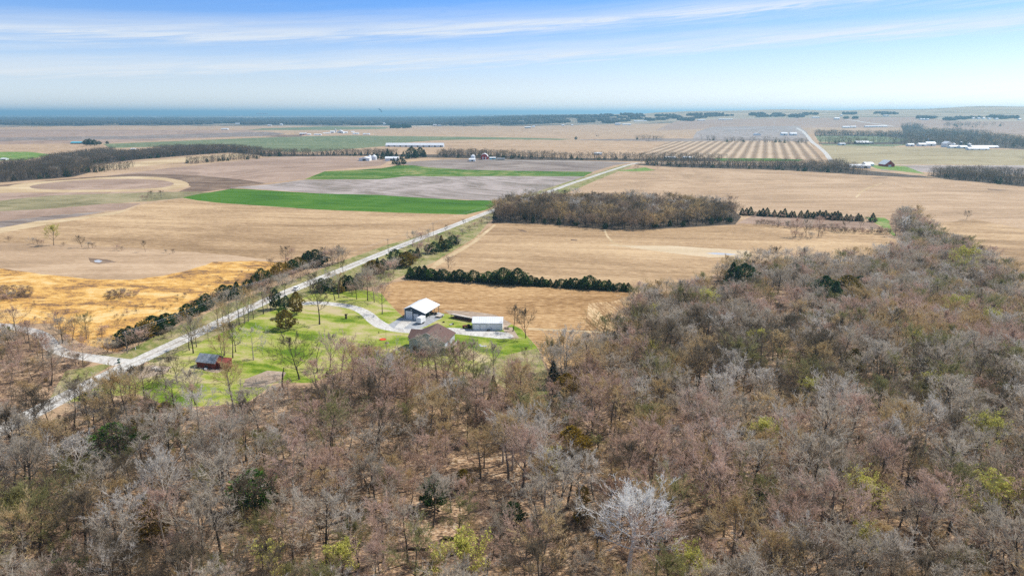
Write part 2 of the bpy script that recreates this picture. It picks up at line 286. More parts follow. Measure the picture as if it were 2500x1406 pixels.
# lawn and yard
reg('lawn', 'lawn', [(150, 985), (300, 915), (380, 880), (450, 853), (560, 800), (640, 765), (730, 724), (780, 708), (850, 700), (930, 715), (960, 750), (985, 775), (1080, 765), (1180, 772), (1235, 785), (1275, 805), (1310, 845), (1330, 900), (1340, 960), (1300, 965), (1200, 915), (1000, 895), (850, 900), (760, 935), (670, 935), (600, 985), (420, 995), (330, 960)], 1.5)
reg('lawn', 'verge', [(1240, 865), (1310, 850), (1335, 905), (1345, 1000), (1290, 985), (1200, 925), (1170, 890)], 1.5)
reg('lawn', 'verge', [(160, 905), (290, 882), (150, 960), (120, 975)], 1)
reg('roadside_verge', 'verge', [(170, 870), (300, 862), (370, 825), (560, 740), (700, 690), (840, 635), (940, 600), (1080, 560), (1180, 520), (1240, 490), (1400, 440), (1520, 403), (1545, 404), (1440, 448), (1330, 492), (1215, 520), (1160, 580), (1060, 640), (1000, 665), (925, 700), (850, 702), (760, 720), (640, 768), (500, 830), (380, 885), (300, 880)], 1)
reg('bare_ground', 'dirt', [(600, 925), (650, 905), (700, 908), (690, 925), (640, 945), (590, 945)], 1.5)
reg('bare_ground', 'dirt', [(310, 905), (370, 890), (420, 895), (400, 912), (340, 925)], 1.5)
reg('bare_ground', 'dirt', [(1085, 757), (1150, 760), (1210, 768), (1250, 790), (1235, 800), (1160, 785), (1100, 768)], 1)
reg('bare_ground', 'dirt', [(1225, 800), (1250, 798), (1268, 825), (1245, 828)], 1)
reg('headland', 'cornrows', [(1436, 740), (1500, 735), (1537, 722), (1545, 760), (1522, 830), (1500, 856), (1440, 880), (1420, 850), (1430, 790)], 1)
reg('headland', 'pale', [(1050, 652), (1070, 636), (1150, 592), (1205, 548), (1212, 549), (1165, 590), (1085, 638), (1062, 655)], 1.2)
reg('farm_track', 'pale', [(2088, 482), (2100, 468), (2120, 457), (2152, 447), (2154, 448.5), (2124, 459), (2104, 470), (2092, 483)], .3)
reg('farm_track', 'pale', [(1478, 560), (1484, 575), (1500, 592), (1520, 599), (1514, 600), (1496, 595), (1480, 577), (1474, 561)], .4)
reg('wet_streak', 'soil', [(1262, 560), (1275, 561), (1287, 565), (1284, 567), (1270, 564)], .4)
reg('wet_streak', 'soil', [(1392, 584), (1410, 586), (1408, 588), (1395, 587)], .4)
reg('wet_streak', 'soil', [(2128, 434), (2165, 433), (2168, 435), (2135, 436)], .3)
reg('wet_streak', 'soil', [(2410, 461), (2440, 463), (2470, 465), (2440, 466), (2412, 464)], .3)
reg('wet_streak', 'soil', [(215, 629), (260, 633), (285, 640), (240, 645), (220, 640)], .5)
reg('bare_ground', 'dirt', [(476, 892), (500, 905), (530, 911), (562, 897), (566, 890), (540, 886), (500, 888)], 1)
reg('farm_track', 'pale', [(1290, 800), (1400, 806), (1530, 811), (1530, 814), (1400, 810), (1290, 805)], 0.6)


def roadpts(cl, wid):
    """centre line in the picture and width in metres -> outline in the picture"""
    a = np.array(cl, float); x, y = ground(a[:, 0], a[:, 1])
    # resample smoothly
    t = np.r_[0, np.cumsum(np.hypot(np.diff(x), np.diff(y)))]
    n = max(len(t)*4, int(t[-1]/ (25 if t[-1] < 3000 else 150)))
    tt = np.linspace(0, t[-1], n)
    def cat(p):
        out = np.interp(tt, t, p); k = np.array([1, 2, 3, 2, 1])/9.0
        o2 = np.convolve(np.pad(out, 2, mode='edge'), k, 'valid'); o2[0] = out[0]; o2[-1] = out[-1]; return o2
    xs, ys = cat(x), cat(y)
    dx, dy = np.gradient(xs), np.gradient(ys); L = np.hypot(dx, dy); nx, ny = -dy/L, dx/L
    wv = np.interp(tt, t, wid) if isinstance(wid, (list, tuple)) else wid
    lx, ly, rx, ry = xs + nx*wv/2, ys + ny*wv/2, xs - nx*wv/2, ys - ny*wv/2
    u1, v1 = project(lx, ly, terrain(lx, ly)); u2, v2 = project(rx, ry, terrain(rx, ry))
    return list(zip(u1, v1)) + list(zip(u2[::-1], v2[::-1]))
MAINROAD = [(-120, 1110), (0, 1052), (100, 1000), (200, 945), (300, 895), (400, 852), (500, 805), (600, 755), (700, 712), (800, 673), (900, 632), (1000, 592), (1100, 554), (1200, 515), (1300, 482), (1400, 446), (1480, 420), (1540, 401), (1560, 398)]
reg('side_road', 'gravel', roadpts([(300, 885), (230, 874), (160, 864), (125, 850), (118, 832), (100, 814), (60, 803), (0, 793), (-300, 770)], [7, 6, 5.4, 5.4, 5.4, 5, 5, 5, 5]), 0)
reg('cross_road', 'gravel', roadpts([(1180, 391), (1400, 395), (1560, 397.5), (1700, 399), (1900, 402), (2060, 401), (2300, 404), (2500, 405), (3000, 414)], 6.0), 0)
reg('gravel_road', 'gravel', roadpts(MAINROAD, 7.2), 0)
reg('gravel_road', 'gravel2', roadpts(MAINROAD, 1.3), 0)
reg('far_gravel_road', 'gravel', roadpts([(2035, 401), (2026, 388), (2016, 374), (1998, 358), (1985, 349), (1977, 340), (1970, 330), (1962, 322), (1950, 315), (1945, 313)], [9, 9, 9, 10, 12, 12, 12, 14, 14, 14]), 0)
reg('far_gravel_road', 'gravel', roadpts([(2182, 309), (2150, 304), (2110, 299), (2090, 295), (2065, 292)], 16.0), 0)
reg('driveway', 'gravel', roadpts([(735, 741), (780, 739), (830, 744), (870, 752), (895, 765), (912, 782), (935, 797), (970, 804), (1010, 808), (1060, 806), (1100, 806), (1140, 810), (1190, 814), (1235, 820), (1250, 824)], [6, 5.2, 5, 5, 5.4, 5.8, 6.2, 6.5, 6.5, 7, 7, 8, 9, 8, 3]), 0)
reg('gravel_yard', 'darkgravel', [(948, 793), (975, 776), (1040, 774), (1070, 762), (1085, 768), (1078, 776), (1040, 796), (1018, 803), (960, 802)], 0.8)
reg('concrete_apron', 'gravel', [(985, 779), (1010, 779), (1000, 790), (985, 802), (962, 800)], 0.4)
reg('pond', 'water', [(1722, 618.5), (1742, 617), (1770, 618), (1800, 621), (1786, 622.5), (1752, 621.5)], 0.5)
reg('puddle', 'water', [(229, 636), (240, 634), (250, 637), (243, 641), (232, 640)], 0.2)
def water_fn(N, p): return (.50, .50, .50)
M['water'] = mat('pond_water', water_fn, 0.35, 0.6)

def build_land():
    vin, faces = [], []
    def add_poly(pts, jit, name):
        out = []
        if jit == 0.31:
            for _ in range(2): pts = [(p[0]*(1-t) + q[0]*t, p[1]*(1-t) + q[1]*t) for p, q in zip(pts, pts[1:] + pts[:1]) for t in (.25, .75)]
            jit = 0
        n = len(pts)
        for i in range(n):
            (u0, v0), (u1, v1) = pts[i], pts[(i + 1) % n]
            L = math.hypot(u1 - u0, v1 - v0); k = 1 if jit == 0 else max(1, min(60, int(L/16)))
            for j in range(k):
                t = j/k; u, v = u0 + (u1 - u0)*t, v0 + (v1 - v0)*t
                if jit: v += rg.uniform(-.5, .5)*jit; u += rg.uniform(-1, 1)*jit
                out.append((u, v))
        ar = sum(out[i][0]*out[(i+1) % len(out)][1] - out[(i+1) % len(out)][0]*out[i][1] for i in range(len(out)))
        if ar < 0: out.reverse()
        b = len(vin); vin.extend(out); faces.append(list(range(b, b + len(out))))
    us = list(range(-1400, 4101, 40))
    top = []
    for u in us:
        aa = float(np.interp(u, [a for a, _ in HA], [b for _, b in HA])); aa *= 1 + 0.05*math.sin(u/90.0) + 0.03*math.sin(u/37.0)
        a_ = (u - 1250)/F
        y = 6400/math.sqrt(1 + (a_*cP)**2); x = a_*y*cP
        v = float(project(x, y, aa)[1]) + 0.5 if aa > 84 else 279.3
        top.append((float(u), min(v, 279.3)))
    dom = top + [(4100.0, 1700.0), (-1400.0, 1700.0)]
    add_poly(dom, 0, 'domain')
    for nm, m, pts, jit in REG:
        add_poly(pts, jit, nm)
    vs = [262, 265, 268, 271, 274, 277, 280, 282, 284.5, 287, 290, 293, 296.5, 300, 304, 308, 313, 318] + [324 + 7*i for i in range(60)] + [750 + 24*i for i in range(40)]
    for v in vs:
        for k, u in enumerate(us):
            if v > top[k][1] + 1.5: vin.append((u + (20 if vs.index(v) % 2 else 0), float(v)))
    vo, eo, fo, ov, oe, of = delaunay_2d_cdt([Vector((a, b)) for a, b in vin], [], faces, 0, 1e-4, True)
    uv = np.array([(v.x, v.y) for v in vo])
    x, y = ground(uv[:, 0], uv[:, 1]); z = terrain(x, y)
    groups = {}
    for f, ids in zip(fo, of):
        if not ids or 0 not in ids: continue
        groups.setdefault(max(ids), []).append(f)
    for gid, fl in groups.items():
        if gid == 0: nm, m = 'farmland', 'corn3'
        else: nm, m = REG[gid-1][0], REG[gid-1][1]
        used = sorted({i for f in fl for i in f}); mp = {i: k for k, i in enumerate(used)}
        V = [(x[i], y[i], z[i]) for i in used]
        Fc = [tuple(mp[i] for i in f)[::-1] for f in fl]
        ob = mesh_obj(nm, V, Fc, M[m], None, True); tag(ob, kind='structure')
    # plain earth everywhere the lens does not reach
    q = mesh_obj('ground', [(-45000, -8000, -6), (45000, -8000, -6), (45000, 45000, -6), (-45000, 45000, -6)], [(0, 1, 2, 3)], M['litter']); tag(q, kind='structure')
    near = [(-900, -500), (900, -500), (900, 60), (-900, 60)]
build_land()

# ------------------------------------------------------------------ haze
def haze():
    V = [(sx*44000, sy, z) for z in (-8, 166) for sx, sy in ((-1, -7000), (1, -7000), (1, 44000), (-1, 44000))]
    Fc = [(3, 2, 1, 0), (4, 5, 6, 7), (0, 1, 5, 4), (1, 2, 6, 5), (2, 3, 7, 6), (3, 0, 4, 7)]
    m = bpy.data.materials.new('haze_air'); m.use_nodes = True; N = NT(m.node_tree)
    out = N.n('ShaderNodeOutputMaterial'); pv = N.n('ShaderNodeVolumePrincipled')
    pv.inputs['Color'].default_value = (.46, .84, 1.0, 1); pv.inputs['Density'].default_value = 1.0e-4; pv.inputs['Anisotropy'].default_value = 0.35
    N.l(pv.outputs[0], out.inputs['Volume'])
    o = mesh_obj('haze', V, Fc, m); tag(o, kind='stuff'); return o
haze()

# ------------------------------------------------------------------ plain materials for things
def flat(name, c, rough=0.7, spec=0.3, var=0.12, scale=0.6, **kw):
    def fn(N, p):
        t = N.n('ShaderNodeTexCoord'); n = N.n('ShaderNodeTexNoise', i_Scale=scale, i_Detail=4.0); N.l(t.outputs['Object'], n.inputs['Vector'])
        lo = tuple(max(0, x*(1 - var)) for x in c); hi = tuple(min(1, x*(1 + var)) for x in c)
        return N.ramp(n.outputs[0], [(0.3, lo), (0.7, hi)])
    return mat(name, fn, rough, spec, **kw)
def leafmat(name, a, b_, rough=0.8, spec=0.15, thin=None):
    if thin is None: thin = 0.0 if ('bark' in name or 'canopy' in name) else (0.45 if 'twig' in name else 0.3)
    """colour varies from plant to plant and a little inside each one"""
    def fn(N, p):
        oi = N.n('ShaderNodeObjectInfo'); g = N.n('ShaderNodeNewGeometry')
        n = N.n('ShaderNodeTexNoise', i_Scale=0.55, i_Detail=2.0); N.l(g.outputs['Position'], n.inputs['Vector'])
        f = N.math('ADD', N.math('MULTIPLY', oi.outputs['Random'], 0.6), N.math('MULTIPLY', N.math('SUBTRACT', n.outputs[0], 0.3), 1.0), clamp=True)
        c = N.mix(f, a, b_)
        if thin:       # round twigs and thin leaves pass and wrap light that a flat blade would block
            d = N.n('ShaderNodeBsdfDiffuse'); t = N.n('ShaderNodeBsdfTranslucent'); ms = N.n('ShaderNodeMixShader'); ms.inputs[0].default_value = thin
            N.l(c, d.inputs[0]); N.l(c, t.inputs[0]); N.l(d.outputs[0], ms.inputs[1]); N.l(t.outputs[0], ms.inputs[2]); N.alt = ms.outputs[0]
        return c
    return mat(name, fn, rough, spec)
def ribmat(name, c, period=0.9, depth=0.10, rough=0.5):
    """painted ribbed metal: fine darker lines at the ribs plus grime"""
    def fn(N, p):
        t = N.n('ShaderNodeTexCoord'); wv = N.n('ShaderNodeTexWave', wave_type='BANDS', bands_direction='X', i_Scale=0.35, i_Distortion=0.0)
        N.l(t.outputs['Object'], wv.inputs[0])
        n = N.n('ShaderNodeTexNoise', i_Scale=0.5, i_Detail=4.0); N.l(t.outputs['Object'], n.inputs['Vector'])
        f = N.math('ADD', N.math('MULTIPLY', wv.outputs['Fac'], 0.3), N.math('MULTIPLY', n.outputs[0], 0.7))
        return N.ramp(f, [(0.25, tuple(x*(1 - depth*1.6) for x in c)), (0.65, c)])
    return mat(name, fn, rough, 0.4)
M['white_metal'] = ribmat('white_ribbed_metal', (.84, .85, .86))
M['white_wall'] = ribmat('white_metal_wall', (.80, .84, .86), depth=.05)
M['navy'] = ribmat('dark_blue_metal_wall', (.035, .065, .105))
M['door_white'] = flat('white_door_paint', (.80, .80, .80), 0.5, 0.4, 0.05)
M['trim_white'] = flat('white_trim_paint', (.80, .80, .79), 0.5, 0.4, 0.05)
M['siding'] = flat('grey_siding', (.44, .46, .48), 0.7, 0.3, 0.08, 0.8)
M['shingle'] = flat('brown_shingle', (.155, .10, .085), 0.95, 0.1, 0.25, 2.5)
M['brick'] = flat('red_brick', (.30, .12, .08), 0.9, 0.2, 0.3, 3.0)
M['glass'] = flat('dark_glass', (.03, .04, .05), 0.1, 0.6, 0.05)
M['red_board'] = flat('weathered_red_board', (.23, .062, .048), 0.9, 0.15, 0.4, 1.3)
M['red_roof'] = flat('red_barn_wall', (.42, .03, .025), 0.8, 0.2, 0.15)
M['rust_tin'] = flat('weathered_grey_tin', (.30, .33, .36), 0.5, 0.4, 0.45, 0.9)
M['wood_old'] = flat('old_grey_wood', (.22, .185, .15), 0.95, 0.1, 0.3, 1.5)
M['wood_dark'] = flat('dark_wood', (.075, .055, .04), 0.95, 0.1, 0.3, 1.5)
M['rubber'] = flat('black_rubber', (.015, .015, .015), 0.8, 0.2, 0.1)
M['steel'] = flat('grey_steel', (.35, .36, .37), 0.4, 0.5, 0.15)
M['darkmetal'] = flat('dark_painted_metal', (.05, .05, .05), 0.6, 0.4, 0.2)
M['tractor_red'] = flat('rusty_red_paint', (.22, .05, .03), 0.6, 0.4, 0.35)
M['orange'] = flat('orange_plastic', (.75, .11, .03), 0.5, 0.4, 0.1)
M['green_paint'] = flat('dark_green_paint', (.012, .07, .05), 0.5, 0.4, 0.1)
M['teal'] = flat('teal_panel', (.14, .50, .60), 0.5, 0.4, 0.1)
M['stone'] = flat('pale_stone', (.50, .44, .38), 0.9, 0.2, 0.3)
M['smoke'] = flat('smoke', (.62, .66, .70), 1.0, 0.0, 0.1)
M['bark_dark'] = leafmat('dark_bark', (.040,.031,.023), (.10,.078,.058))
M['bark_grey'] = leafmat('grey_bark', (.12,.095,.075), (.25,.205,.16))
M['bark_pale'] = leafmat('pale_bark', (.34, .29, .24), (.52, .45, .38))
M['bark_white'] = leafmat('white_bark', (.70, .66, .59), (.86, .82, .76))
M['tw_grey'] = leafmat('grey_twigs', (.40,.335,.25), (.66,.575,.46))
M['tw_pink'] = leafmat('pinkish_twigs', (.48,.325,.235), (.72,.53,.42))
M['tw_tan'] = leafmat('tan_twigs', (.46,.325,.15), (.70,.53,.29))
M['tw_pale'] = leafmat('pale_twigs', (.54, .47, .39), (.74, .68, .59))
M['tw_dark'] = leafmat('dark_twigs', (.13,.10,.065), (.25,.195,.13))
M['tw_white'] = leafmat('white_twigs', (.76, .72, .65), (.88, .85, .80))
M['tw_bud'] = leafmat('budding_twigs', (.24, .22, .09), (.38, .35, .15))
M['leaf_bud'] = leafmat('yellow_green_buds', (.52,.50,.10), (.76,.70,.20))
M['leaf_bronze'] = leafmat('bronze_buds', (.36, .27, .10), (.50, .40, .17))
M['fol_green'] = leafmat('dark_evergreen_foliage', (.028,.066,.024), (.062,.11,.034))
M['fol_spruce'] = leafmat('blue_green_needles', (.022,.058,.042), (.045,.095,.06))
M['fol_bronze'] = leafmat('bronze_cedar_foliage', (.15,.115,.02), (.34,.22,.035))
M['fol_bright'] = leafmat('bright_evergreen_foliage', (.05,.125,.02), (.11,.20,.04))
M['brush'] = leafmat('brush_twigs', (.26,.185,.125), (.46,.34,.24))
M['canopy'] = leafmat('far_canopy', (.05, .048, .04), (.09, .08, .065))

# ------------------------------------------------------------------ plant shapes (vertex and face lists)
def vadd(a, b, k=1.0): return (a[0] + b[0]*k, a[1] + b[1]*k, a[2] + b[2]*k)
def vnorm(a):
    l = math.sqrt(a[0]*a[0] + a[1]*a[1] + a[2]*a[2]) or 1.0; return (a[0]/l, a[1]/l, a[2]/l)
def vcross(a, b): return (a[1]*b[2] - a[2]*b[1], a[2]*b[0] - a[0]*b[2], a[0]*b[1] - a[1]*b[0])
def rdir(r): 
    z = r.uniform(-1, 1); t = r.uniform(0, 6.283); q = math.sqrt(1 - z*z); return (q*math.cos(t), q*math.sin(t), z)
def tube(V, Fc, pts, rad, k):
    b = len(V)
    for i, p in enumerate(pts):
        d = vnorm(vadd(pts[min(i+1, len(pts)-1)], pts[max(i-1, 0)], -1))
        a = vnorm(vcross(d, (0.31, 0.95, 0.07))); c = vcross(d, a)
        for j in range(k):
            t = 6.2832*j/k; V.append(vadd(vadd(p, a, math.cos(t)*rad[i]), c, math.sin(t)*rad[i]))
    for i in range(len(pts)-1):
        for j in range(k):
            Fc.append((b+i*k+j, b+i*k+(j+1) % k, b+(i+1)*k+(j+1) % k, b+(i+1)*k+j))
def blade(V, Fc, p, q, wd, r):
    s = vnorm(vcross((q[0]-p[0], q[1]-p[1], q[2]-p[2]), rdir(r))); b = len(V)
    V += [vadd(p, s, wd/2), vadd(p, s, -wd/2), q]; Fc.append((b, b+1, b+2))
def bend(p, d, L, n, up, wob, r):
    pts = [p]
    for i in range(n):
        d = vnorm((d[0] + r.uniform(-wob, wob), d[1] + r.uniform(-wob, wob), d[2] + up + r.uniform(-wob, wob)))
        p = vadd(p, d, L/n); pts.append(p)
    return pts, d
def bare_shape(seed, h=12, rad=4.2, clear=.32, nl=11, sub=6, subsub=6, twigs=7, tw=.066, lean=(0, 0), up=.22, vase=0.0, leaf=0, side=None, tr=1.0, wob=.12, shell=0):
    r = random.Random(seed); TV, TF, CV, CF, LV, LF = [], [], [], [], [], []
    tp = [(0, 0, -0.4)]; d = vnorm((lean[0], lean[1], 1)); n = 7
    for i in range(n):
        d = vnorm((d[0] + r.uniform(-wob, wob)*.8, d[1] + r.uniform(-wob, wob)*.8, d[2] + .12)); tp.append(vadd(tp[-1], d, (h*.93 + .4)/n))
    r0 = h*.0205*tr; trd = [r0*(1.25 if i == 0 else (1 - i/(n+.35))**.85) for i in range(n+1)]
    tube(TV, TF, tp, trd, 6)
    az = r.uniform(0, 6.28)
    for i in range(nl):
        t = clear + (1 - clear)*(i + r.random()*.6)/nl; k = min(t*n, n - .01); a = int(k); f = k - a
        p = vadd(tp[a], vadd(tp[a+1], tp[a], -1), f); az += 2.4 + r.uniform(-.5, .5)
        if side is not None and r.random() < .8: az = side + r.uniform(-.9, .9)
        tt = (t - clear)/(1 - clear); env = (.62 + .55*math.sin(math.pi*(tt*.75 + .18))) if vase < .5 else (.9 + .25*tt)
        ele = R(15 + 50*tt + (25 if vase else 0)*(1-tt) + r.uniform(-12, 12))
        L = max(rad*env*r.uniform(.8, 1.2)/max(math.cos(ele), .55), .12*h)
        L = min(L, (h*1.02 - p[2])*1.25/max(math.sin(ele)+.25, .4)) if p[2] < h else L*.5
        dd = (math.cos(az)*math.cos(ele), math.sin(az)*math.cos(ele), math.sin(ele))
        lp, ld = bend(p, dd, L, 4, up*.6, .16, r)
        rr = max(trd[min(a+1, n)]*.62, r0*.18); tube(TV, TF, lp, [rr, rr*.75, rr*.52, rr*.32, rr*.1], 4)
        for j in range(sub):
            t2 = .22 + .78*(j + r.random())/sub; k2 = min(t2*4, 3.99); a2 = int(k2); p2 = vadd(lp[a2], vadd(lp[a2+1], lp[a2], -1), k2 - a2)
            bd = vnorm(vadd(lp[a2+1], lp[a2], -1)); d2 = vnorm(vadd(vadd(bd, rdir(r), .85), (0, 0, 1), .15)); L2 = L*r.uniform(.32, .5)*(1.15 - t2*.45)
            q2, _ = bend(p2, d2, L2, 3, up*.5, .2, r); r2 = rr*.22*(1.2 - t2)+.012
            tube(CV if j % 2 else TV, CF if j % 2 else TF, q2, [r2, r2*.75, r2*.5, .008], 3)
            for m in range(subsub):
                t3 = .15 + .85*(m + r.random())/subsub; k3 = min(t3*3, 2.99); a3 = int(k3); p3 = vadd(q2[a3], vadd(q2[a3+1], q2[a3], -1), k3 - a3)
                d3 = vnorm(vadd(vadd(vnorm(vadd(q2[a3+1], q2[a3], -1)), rdir(r), .9), (0, 0, 1), .2)); L3 = L2*r.uniform(.35, .55) + .2
                q = vadd(p3, d3, L3); blade(CV, CF, p3, q, tw*1.3, r)
                for s in range(twigs):
                    t4 = r.uniform(.15, 1); p4 = vadd(p3, d3, L3*t4); d4 = vnorm(vadd(vadd(d3, rdir(r), .95), (0, 0, 1), .25)); L4 = r.uniform(.3, .62)*(.55 + .045*h)
                    q4 = vadd(p4, d4, L4); blade(CV, CF, p4, q4, tw, r)
                    for _ in range(int(leaf*2) if leaf else 0):
                        e = r.uniform(.14, .27); b = len(LV); LV += [vadd(q4, rdir(r), e), vadd(q4, rdir(r), e), vadd(q4, rdir(r), e)]; LF.append((b, b+1, b+2))
    tx, ty = tp[-3][0], tp[-3][1]; zc = h*(clear + 1)*.5 + h*.02; rz_ = h*(1 - clear)*.5
    for i in range(shell):          # the fine outer twigs that round the head off
        u_ = rdir(r); q = r.uniform(.72, 1.0)*(1 + .13*math.sin(u_[0]*5 + seed) + .10*math.sin(u_[1]*7 + u_[2]*4 + seed))
        if u_[2] < -.35: continue
        p = (tx + u_[0]*rad*q*.95, ty + u_[1]*rad*q*.95, zc + u_[2]*rz_*q); d_ = vnorm(vadd(vadd(u_, rdir(r), .55), (0, 0, 1), .35))
        blade(CV, CF, vadd(p, d_, -r.uniform(.3, .8)), vadd(p, d_, r.uniform(.25, .6)), tw, r)
    return (TV, TF), (CV, CF), (LV, LF)
def evergreen_shape(seed, h=7, rad=2.3, n=900, form='cone', size=.55, lowest=.06, ragged=.25):
    r = random.Random(seed); TV, TF, CV, CF = [], [], [], []
    tube(TV, TF, [(0, 0, -.3), (r.uniform(-.1, .1), 0, h*.5), (0, 0, h*.9)], [h*.022, h*.015, .02], 5)
    ph = [r.uniform(0, 6.28) for _ in range(5)]
    for i in range(n):
        t = r.random()**(1.25 if form == 'cone' else 1.0)
        if form == 'cone': env = (1 - t)**.85*(.35 + .65*min(1, t*9 + .35))
        else: env = math.sin(math.pi*min(1, (t*.86 + .14)))**.62*(1.0 if t < .45 else 1 - (t - .45)**1.6*.9)
        az = r.uniform(0, 6.283)
        lump = 1 + ragged*(math.sin(az*3 + ph[0] + t*7) * .5 + math.sin(az*5 + ph[1] - t*13)*.4 + math.sin(t*24 + ph[2] + az*2)*.45)
        ro = rad*env*lump*math.sqrt(r.uniform(.28, 1)); z = h*(lowest + (1 - lowest)*t)
        p = (ro*math.cos(az), ro*math.sin(az), z); o = vnorm((math.cos(az), math.sin(az), (.75 if form != 'cone' else .12) + r.uniform(-.35, .35)))
        o = vnorm(vadd(o, rdir(r), .45)); s = size*r.uniform(.6, 1.25)*(1 - .45*t); sd_ = vnorm(vcross(o, rdir(r)))
        a = vadd(p, o, -s*.35); b = len(CV)
        CV += [vadd(a, sd_, s*.30), vadd(a, sd_, -s*.30), vadd(vadd(p, o, s*.8), sd_, -s*.05), vadd(vadd(p, o, s*.45), sd_, s*.28)]; CF.append((b, b+1, b+2, b+3))
    return (TV, TF), (CV, CF), ([], [])
def md(name, vf, m):
    me = bpy.data.meshes.new(name); me.from_pydata(vf[0], [], vf[1]); me.materials.append(m); return me
SH = {}
shp = [dict(seed=1, h=14, rad=4.6, clear=.38, nl=12), dict(seed=2, h=13, rad=5.4, clear=.28, nl=13, up=.12), dict(seed=3, h=15, rad=3.6, clear=.48, nl=11),
       dict(seed=4, h=12, rad=4.4, clear=.25, nl=12, vase=1), dict(seed=5, h=14, rad=4.9, clear=.42, nl=12, up=.3, lean=(.12, .05)),
       dict(seed=6, h=13, rad=3.1, clear=.40, nl=10, sub=5), dict(seed=7, h=12, rad=5.6, clear=.24, nl=14, up=.1, wob=.2), dict(seed=8, h=15, rad=4.3, clear=.5, nl=11, lean=(-.1, .1), vase=1)]
for k, a in enumerate(shp): SH['bare', k] = bare_shape(**{**a, 'shell': (450, 600, 150, 500, 450, 100, 650, 350)[k], 'rad': a['rad']*1.22})
SH['lean', 0] = bare_shape(21, h=11, rad=5.2, clear=.3, nl=9, sub=6, twigs=5, side=0.0, lean=(.04, 0), up=.05)
SH['crook', 0] = bare_shape(22, h=14, rad=2.6, clear=.3, nl=8, sub=4, subsub=4, twigs=4, wob=.3)
SH['sycamore', 0] = bare_shape(23, h=17, rad=7.2, clear=.34, nl=17, sub=8, subsub=6, twigs=6, up=.14, tw=.085, tr=1.7, shell=1500)
SH['bud', 0] = bare_shape(31, h=10, rad=4.2, clear=.28, nl=12, leaf=.85, tw=.035)
SH['bud', 1] = bare_shape(32, h=11, rad=4.8, clear=.30, nl=12, vase=1, leaf=.7, tw=.035)
SH['shrub', 0] = bare_shape(41, h=3.2, rad=2.2, clear=.03, nl=14, sub=4, subsub=4, twigs=4, tw=.035, vase=1, tr=.8)
SH['shrub', 1] = bare_shape(42, h=2.6, rad=2.6, clear=.02, nl=14, sub=4, subsub=4, twigs=3, tw=.035, vase=1, tr=.8, leaf=0)
SH['cedar', 0] = evergreen_shape(51, 7.5, 2.7, 1500, 'oval', .62, .13, .38)
SH['cedar', 1] = evergreen_shape(52, 7.0, 2.9, 1400, 'oval', .60, .10, .40)
SH['cedar', 2] = evergreen_shape(53, 8.0, 2.1, 1200, 'cone', .60, .08, .30)
SH['spruce', 0] = evergreen_shape(54, 6.0, 1.9, 800, 'cone', .60, .03, .22)
SH['spruce', 1] = evergreen_shape(55, 6.0, 2.1, 800, 'cone', .62, .02, .30)
# coarse forms for far away
for k in range(4): SH['fbare', k] = bare_shape(60+k, h=14, rad=6.0, clear=(.04, .12, .04, .2)[k], nl=10, sub=4, subsub=3, twigs=4, tw=.13)
SH['fever', 0] = evergreen_shape(70, 9, 3.0, 170, 'cone', 1.6, .03, .25)
def blob_shape(seed, n=26, rx=60, h=17):
    r = random.Random(seed); V, Fc = [], []
    for i in range(n):
        a = r.uniform(0, 6.28); q = rx*math.sqrt(r.random()); cx, cy = q*math.cos(a)*1.6, q*math.sin(a)*.7; s = r.uniform(7, 13); hh = h*r.uniform(.7, 1.15); b = len(V)
        for (z, k) in ((-1, .8), (hh*.55, 1.0), (hh*.85, .7)):
            for j in range(6): t = j*1.047 + a; V.append((cx + s*k*math.cos(t)*r.uniform(.8, 1.2), cy + s*k*math.sin(t)*r.uniform(.8, 1.2), z))
        V.append((cx, cy, hh))
        for l in range(2):
            for j in range(6): Fc.append((b+l*6+j, b+l*6+(j+1) % 6, b+l*6+6+(j+1) % 6, b+l*6+6+j))
        for j in range(6): Fc.append((b+12+j, b+12+(j+1) % 6, b+18))
    return V, Fc
PAL = {'grey': ('bark_dark', 'tw_grey', 'grey'), 'pink': ('bark_grey', 'tw_pink', 'pinkish'), 'tan': ('bark_grey', 'tw_tan', 'tan'), 'dark': ('bark_dark', 'tw_dark', 'dark brown'),
       'pale': ('bark_pale', 'tw_pale', 'pale-limbed'), 'white': ('bark_white', 'tw_white', 'white'), 'bud': ('bark_dark', 'tw_bud', 'yellow-green'), 'brush': ('bark_dark', 'brush', 'brown'),
       'green': ('bark_dark', 'fol_green', 'dark green'), 'spruce': ('bark_dark', 'fol_spruce', 'blue-green'), 'bronze': ('bark_grey', 'fol_bronze', 'bronze-tinged'), 'bright': ('bark_dark', 'fol_bright', 'bright green')}
MC = {}
def parts_of(form, k, pal):
    key = (form, k, pal)
    if key not in MC:
        t, c, l = SH[form, k]
        MC[key] = (md('trunk', t, M[PAL[pal][0]]), md('crown', c, M[PAL[pal][1]]), md('buds', l, M['leaf_bud']) if l[0] else None)
    return MC[key]
NH = {'bare': [s['h'] for s in shp], 'lean': [11], 'crook': [14], 'sycamore': [17], 'bud': [10, 11], 'shrub': [3.2, 2.6], 'cedar': [7.5, 7, 8], 'spruce': [6, 6], 'fbare': [14]*4, 'fever': [9]}
def plant(name, cat, form, k, pal, x, y, h, label, group=None, rz=None, wide=1.0, rnd=random.Random(77)):
    s = h/NH[form][k]; o = empty(name, (x, y, float(terrain(x, y))), rnd.uniform(0, 6.28) if rz is None else rz, label, cat, group)
    o.scale = (s*wide, s*wide, s)
    t, c, b = parts_of(form, k, pal)
    link(bpy.data.objects.new('trunk', t), o); link(bpy.data.objects.new('crown' if cat != 'shrub' else 'twigs', c), o)
    if b: link(bpy.data.objects.new('buds', b), o)
    return o
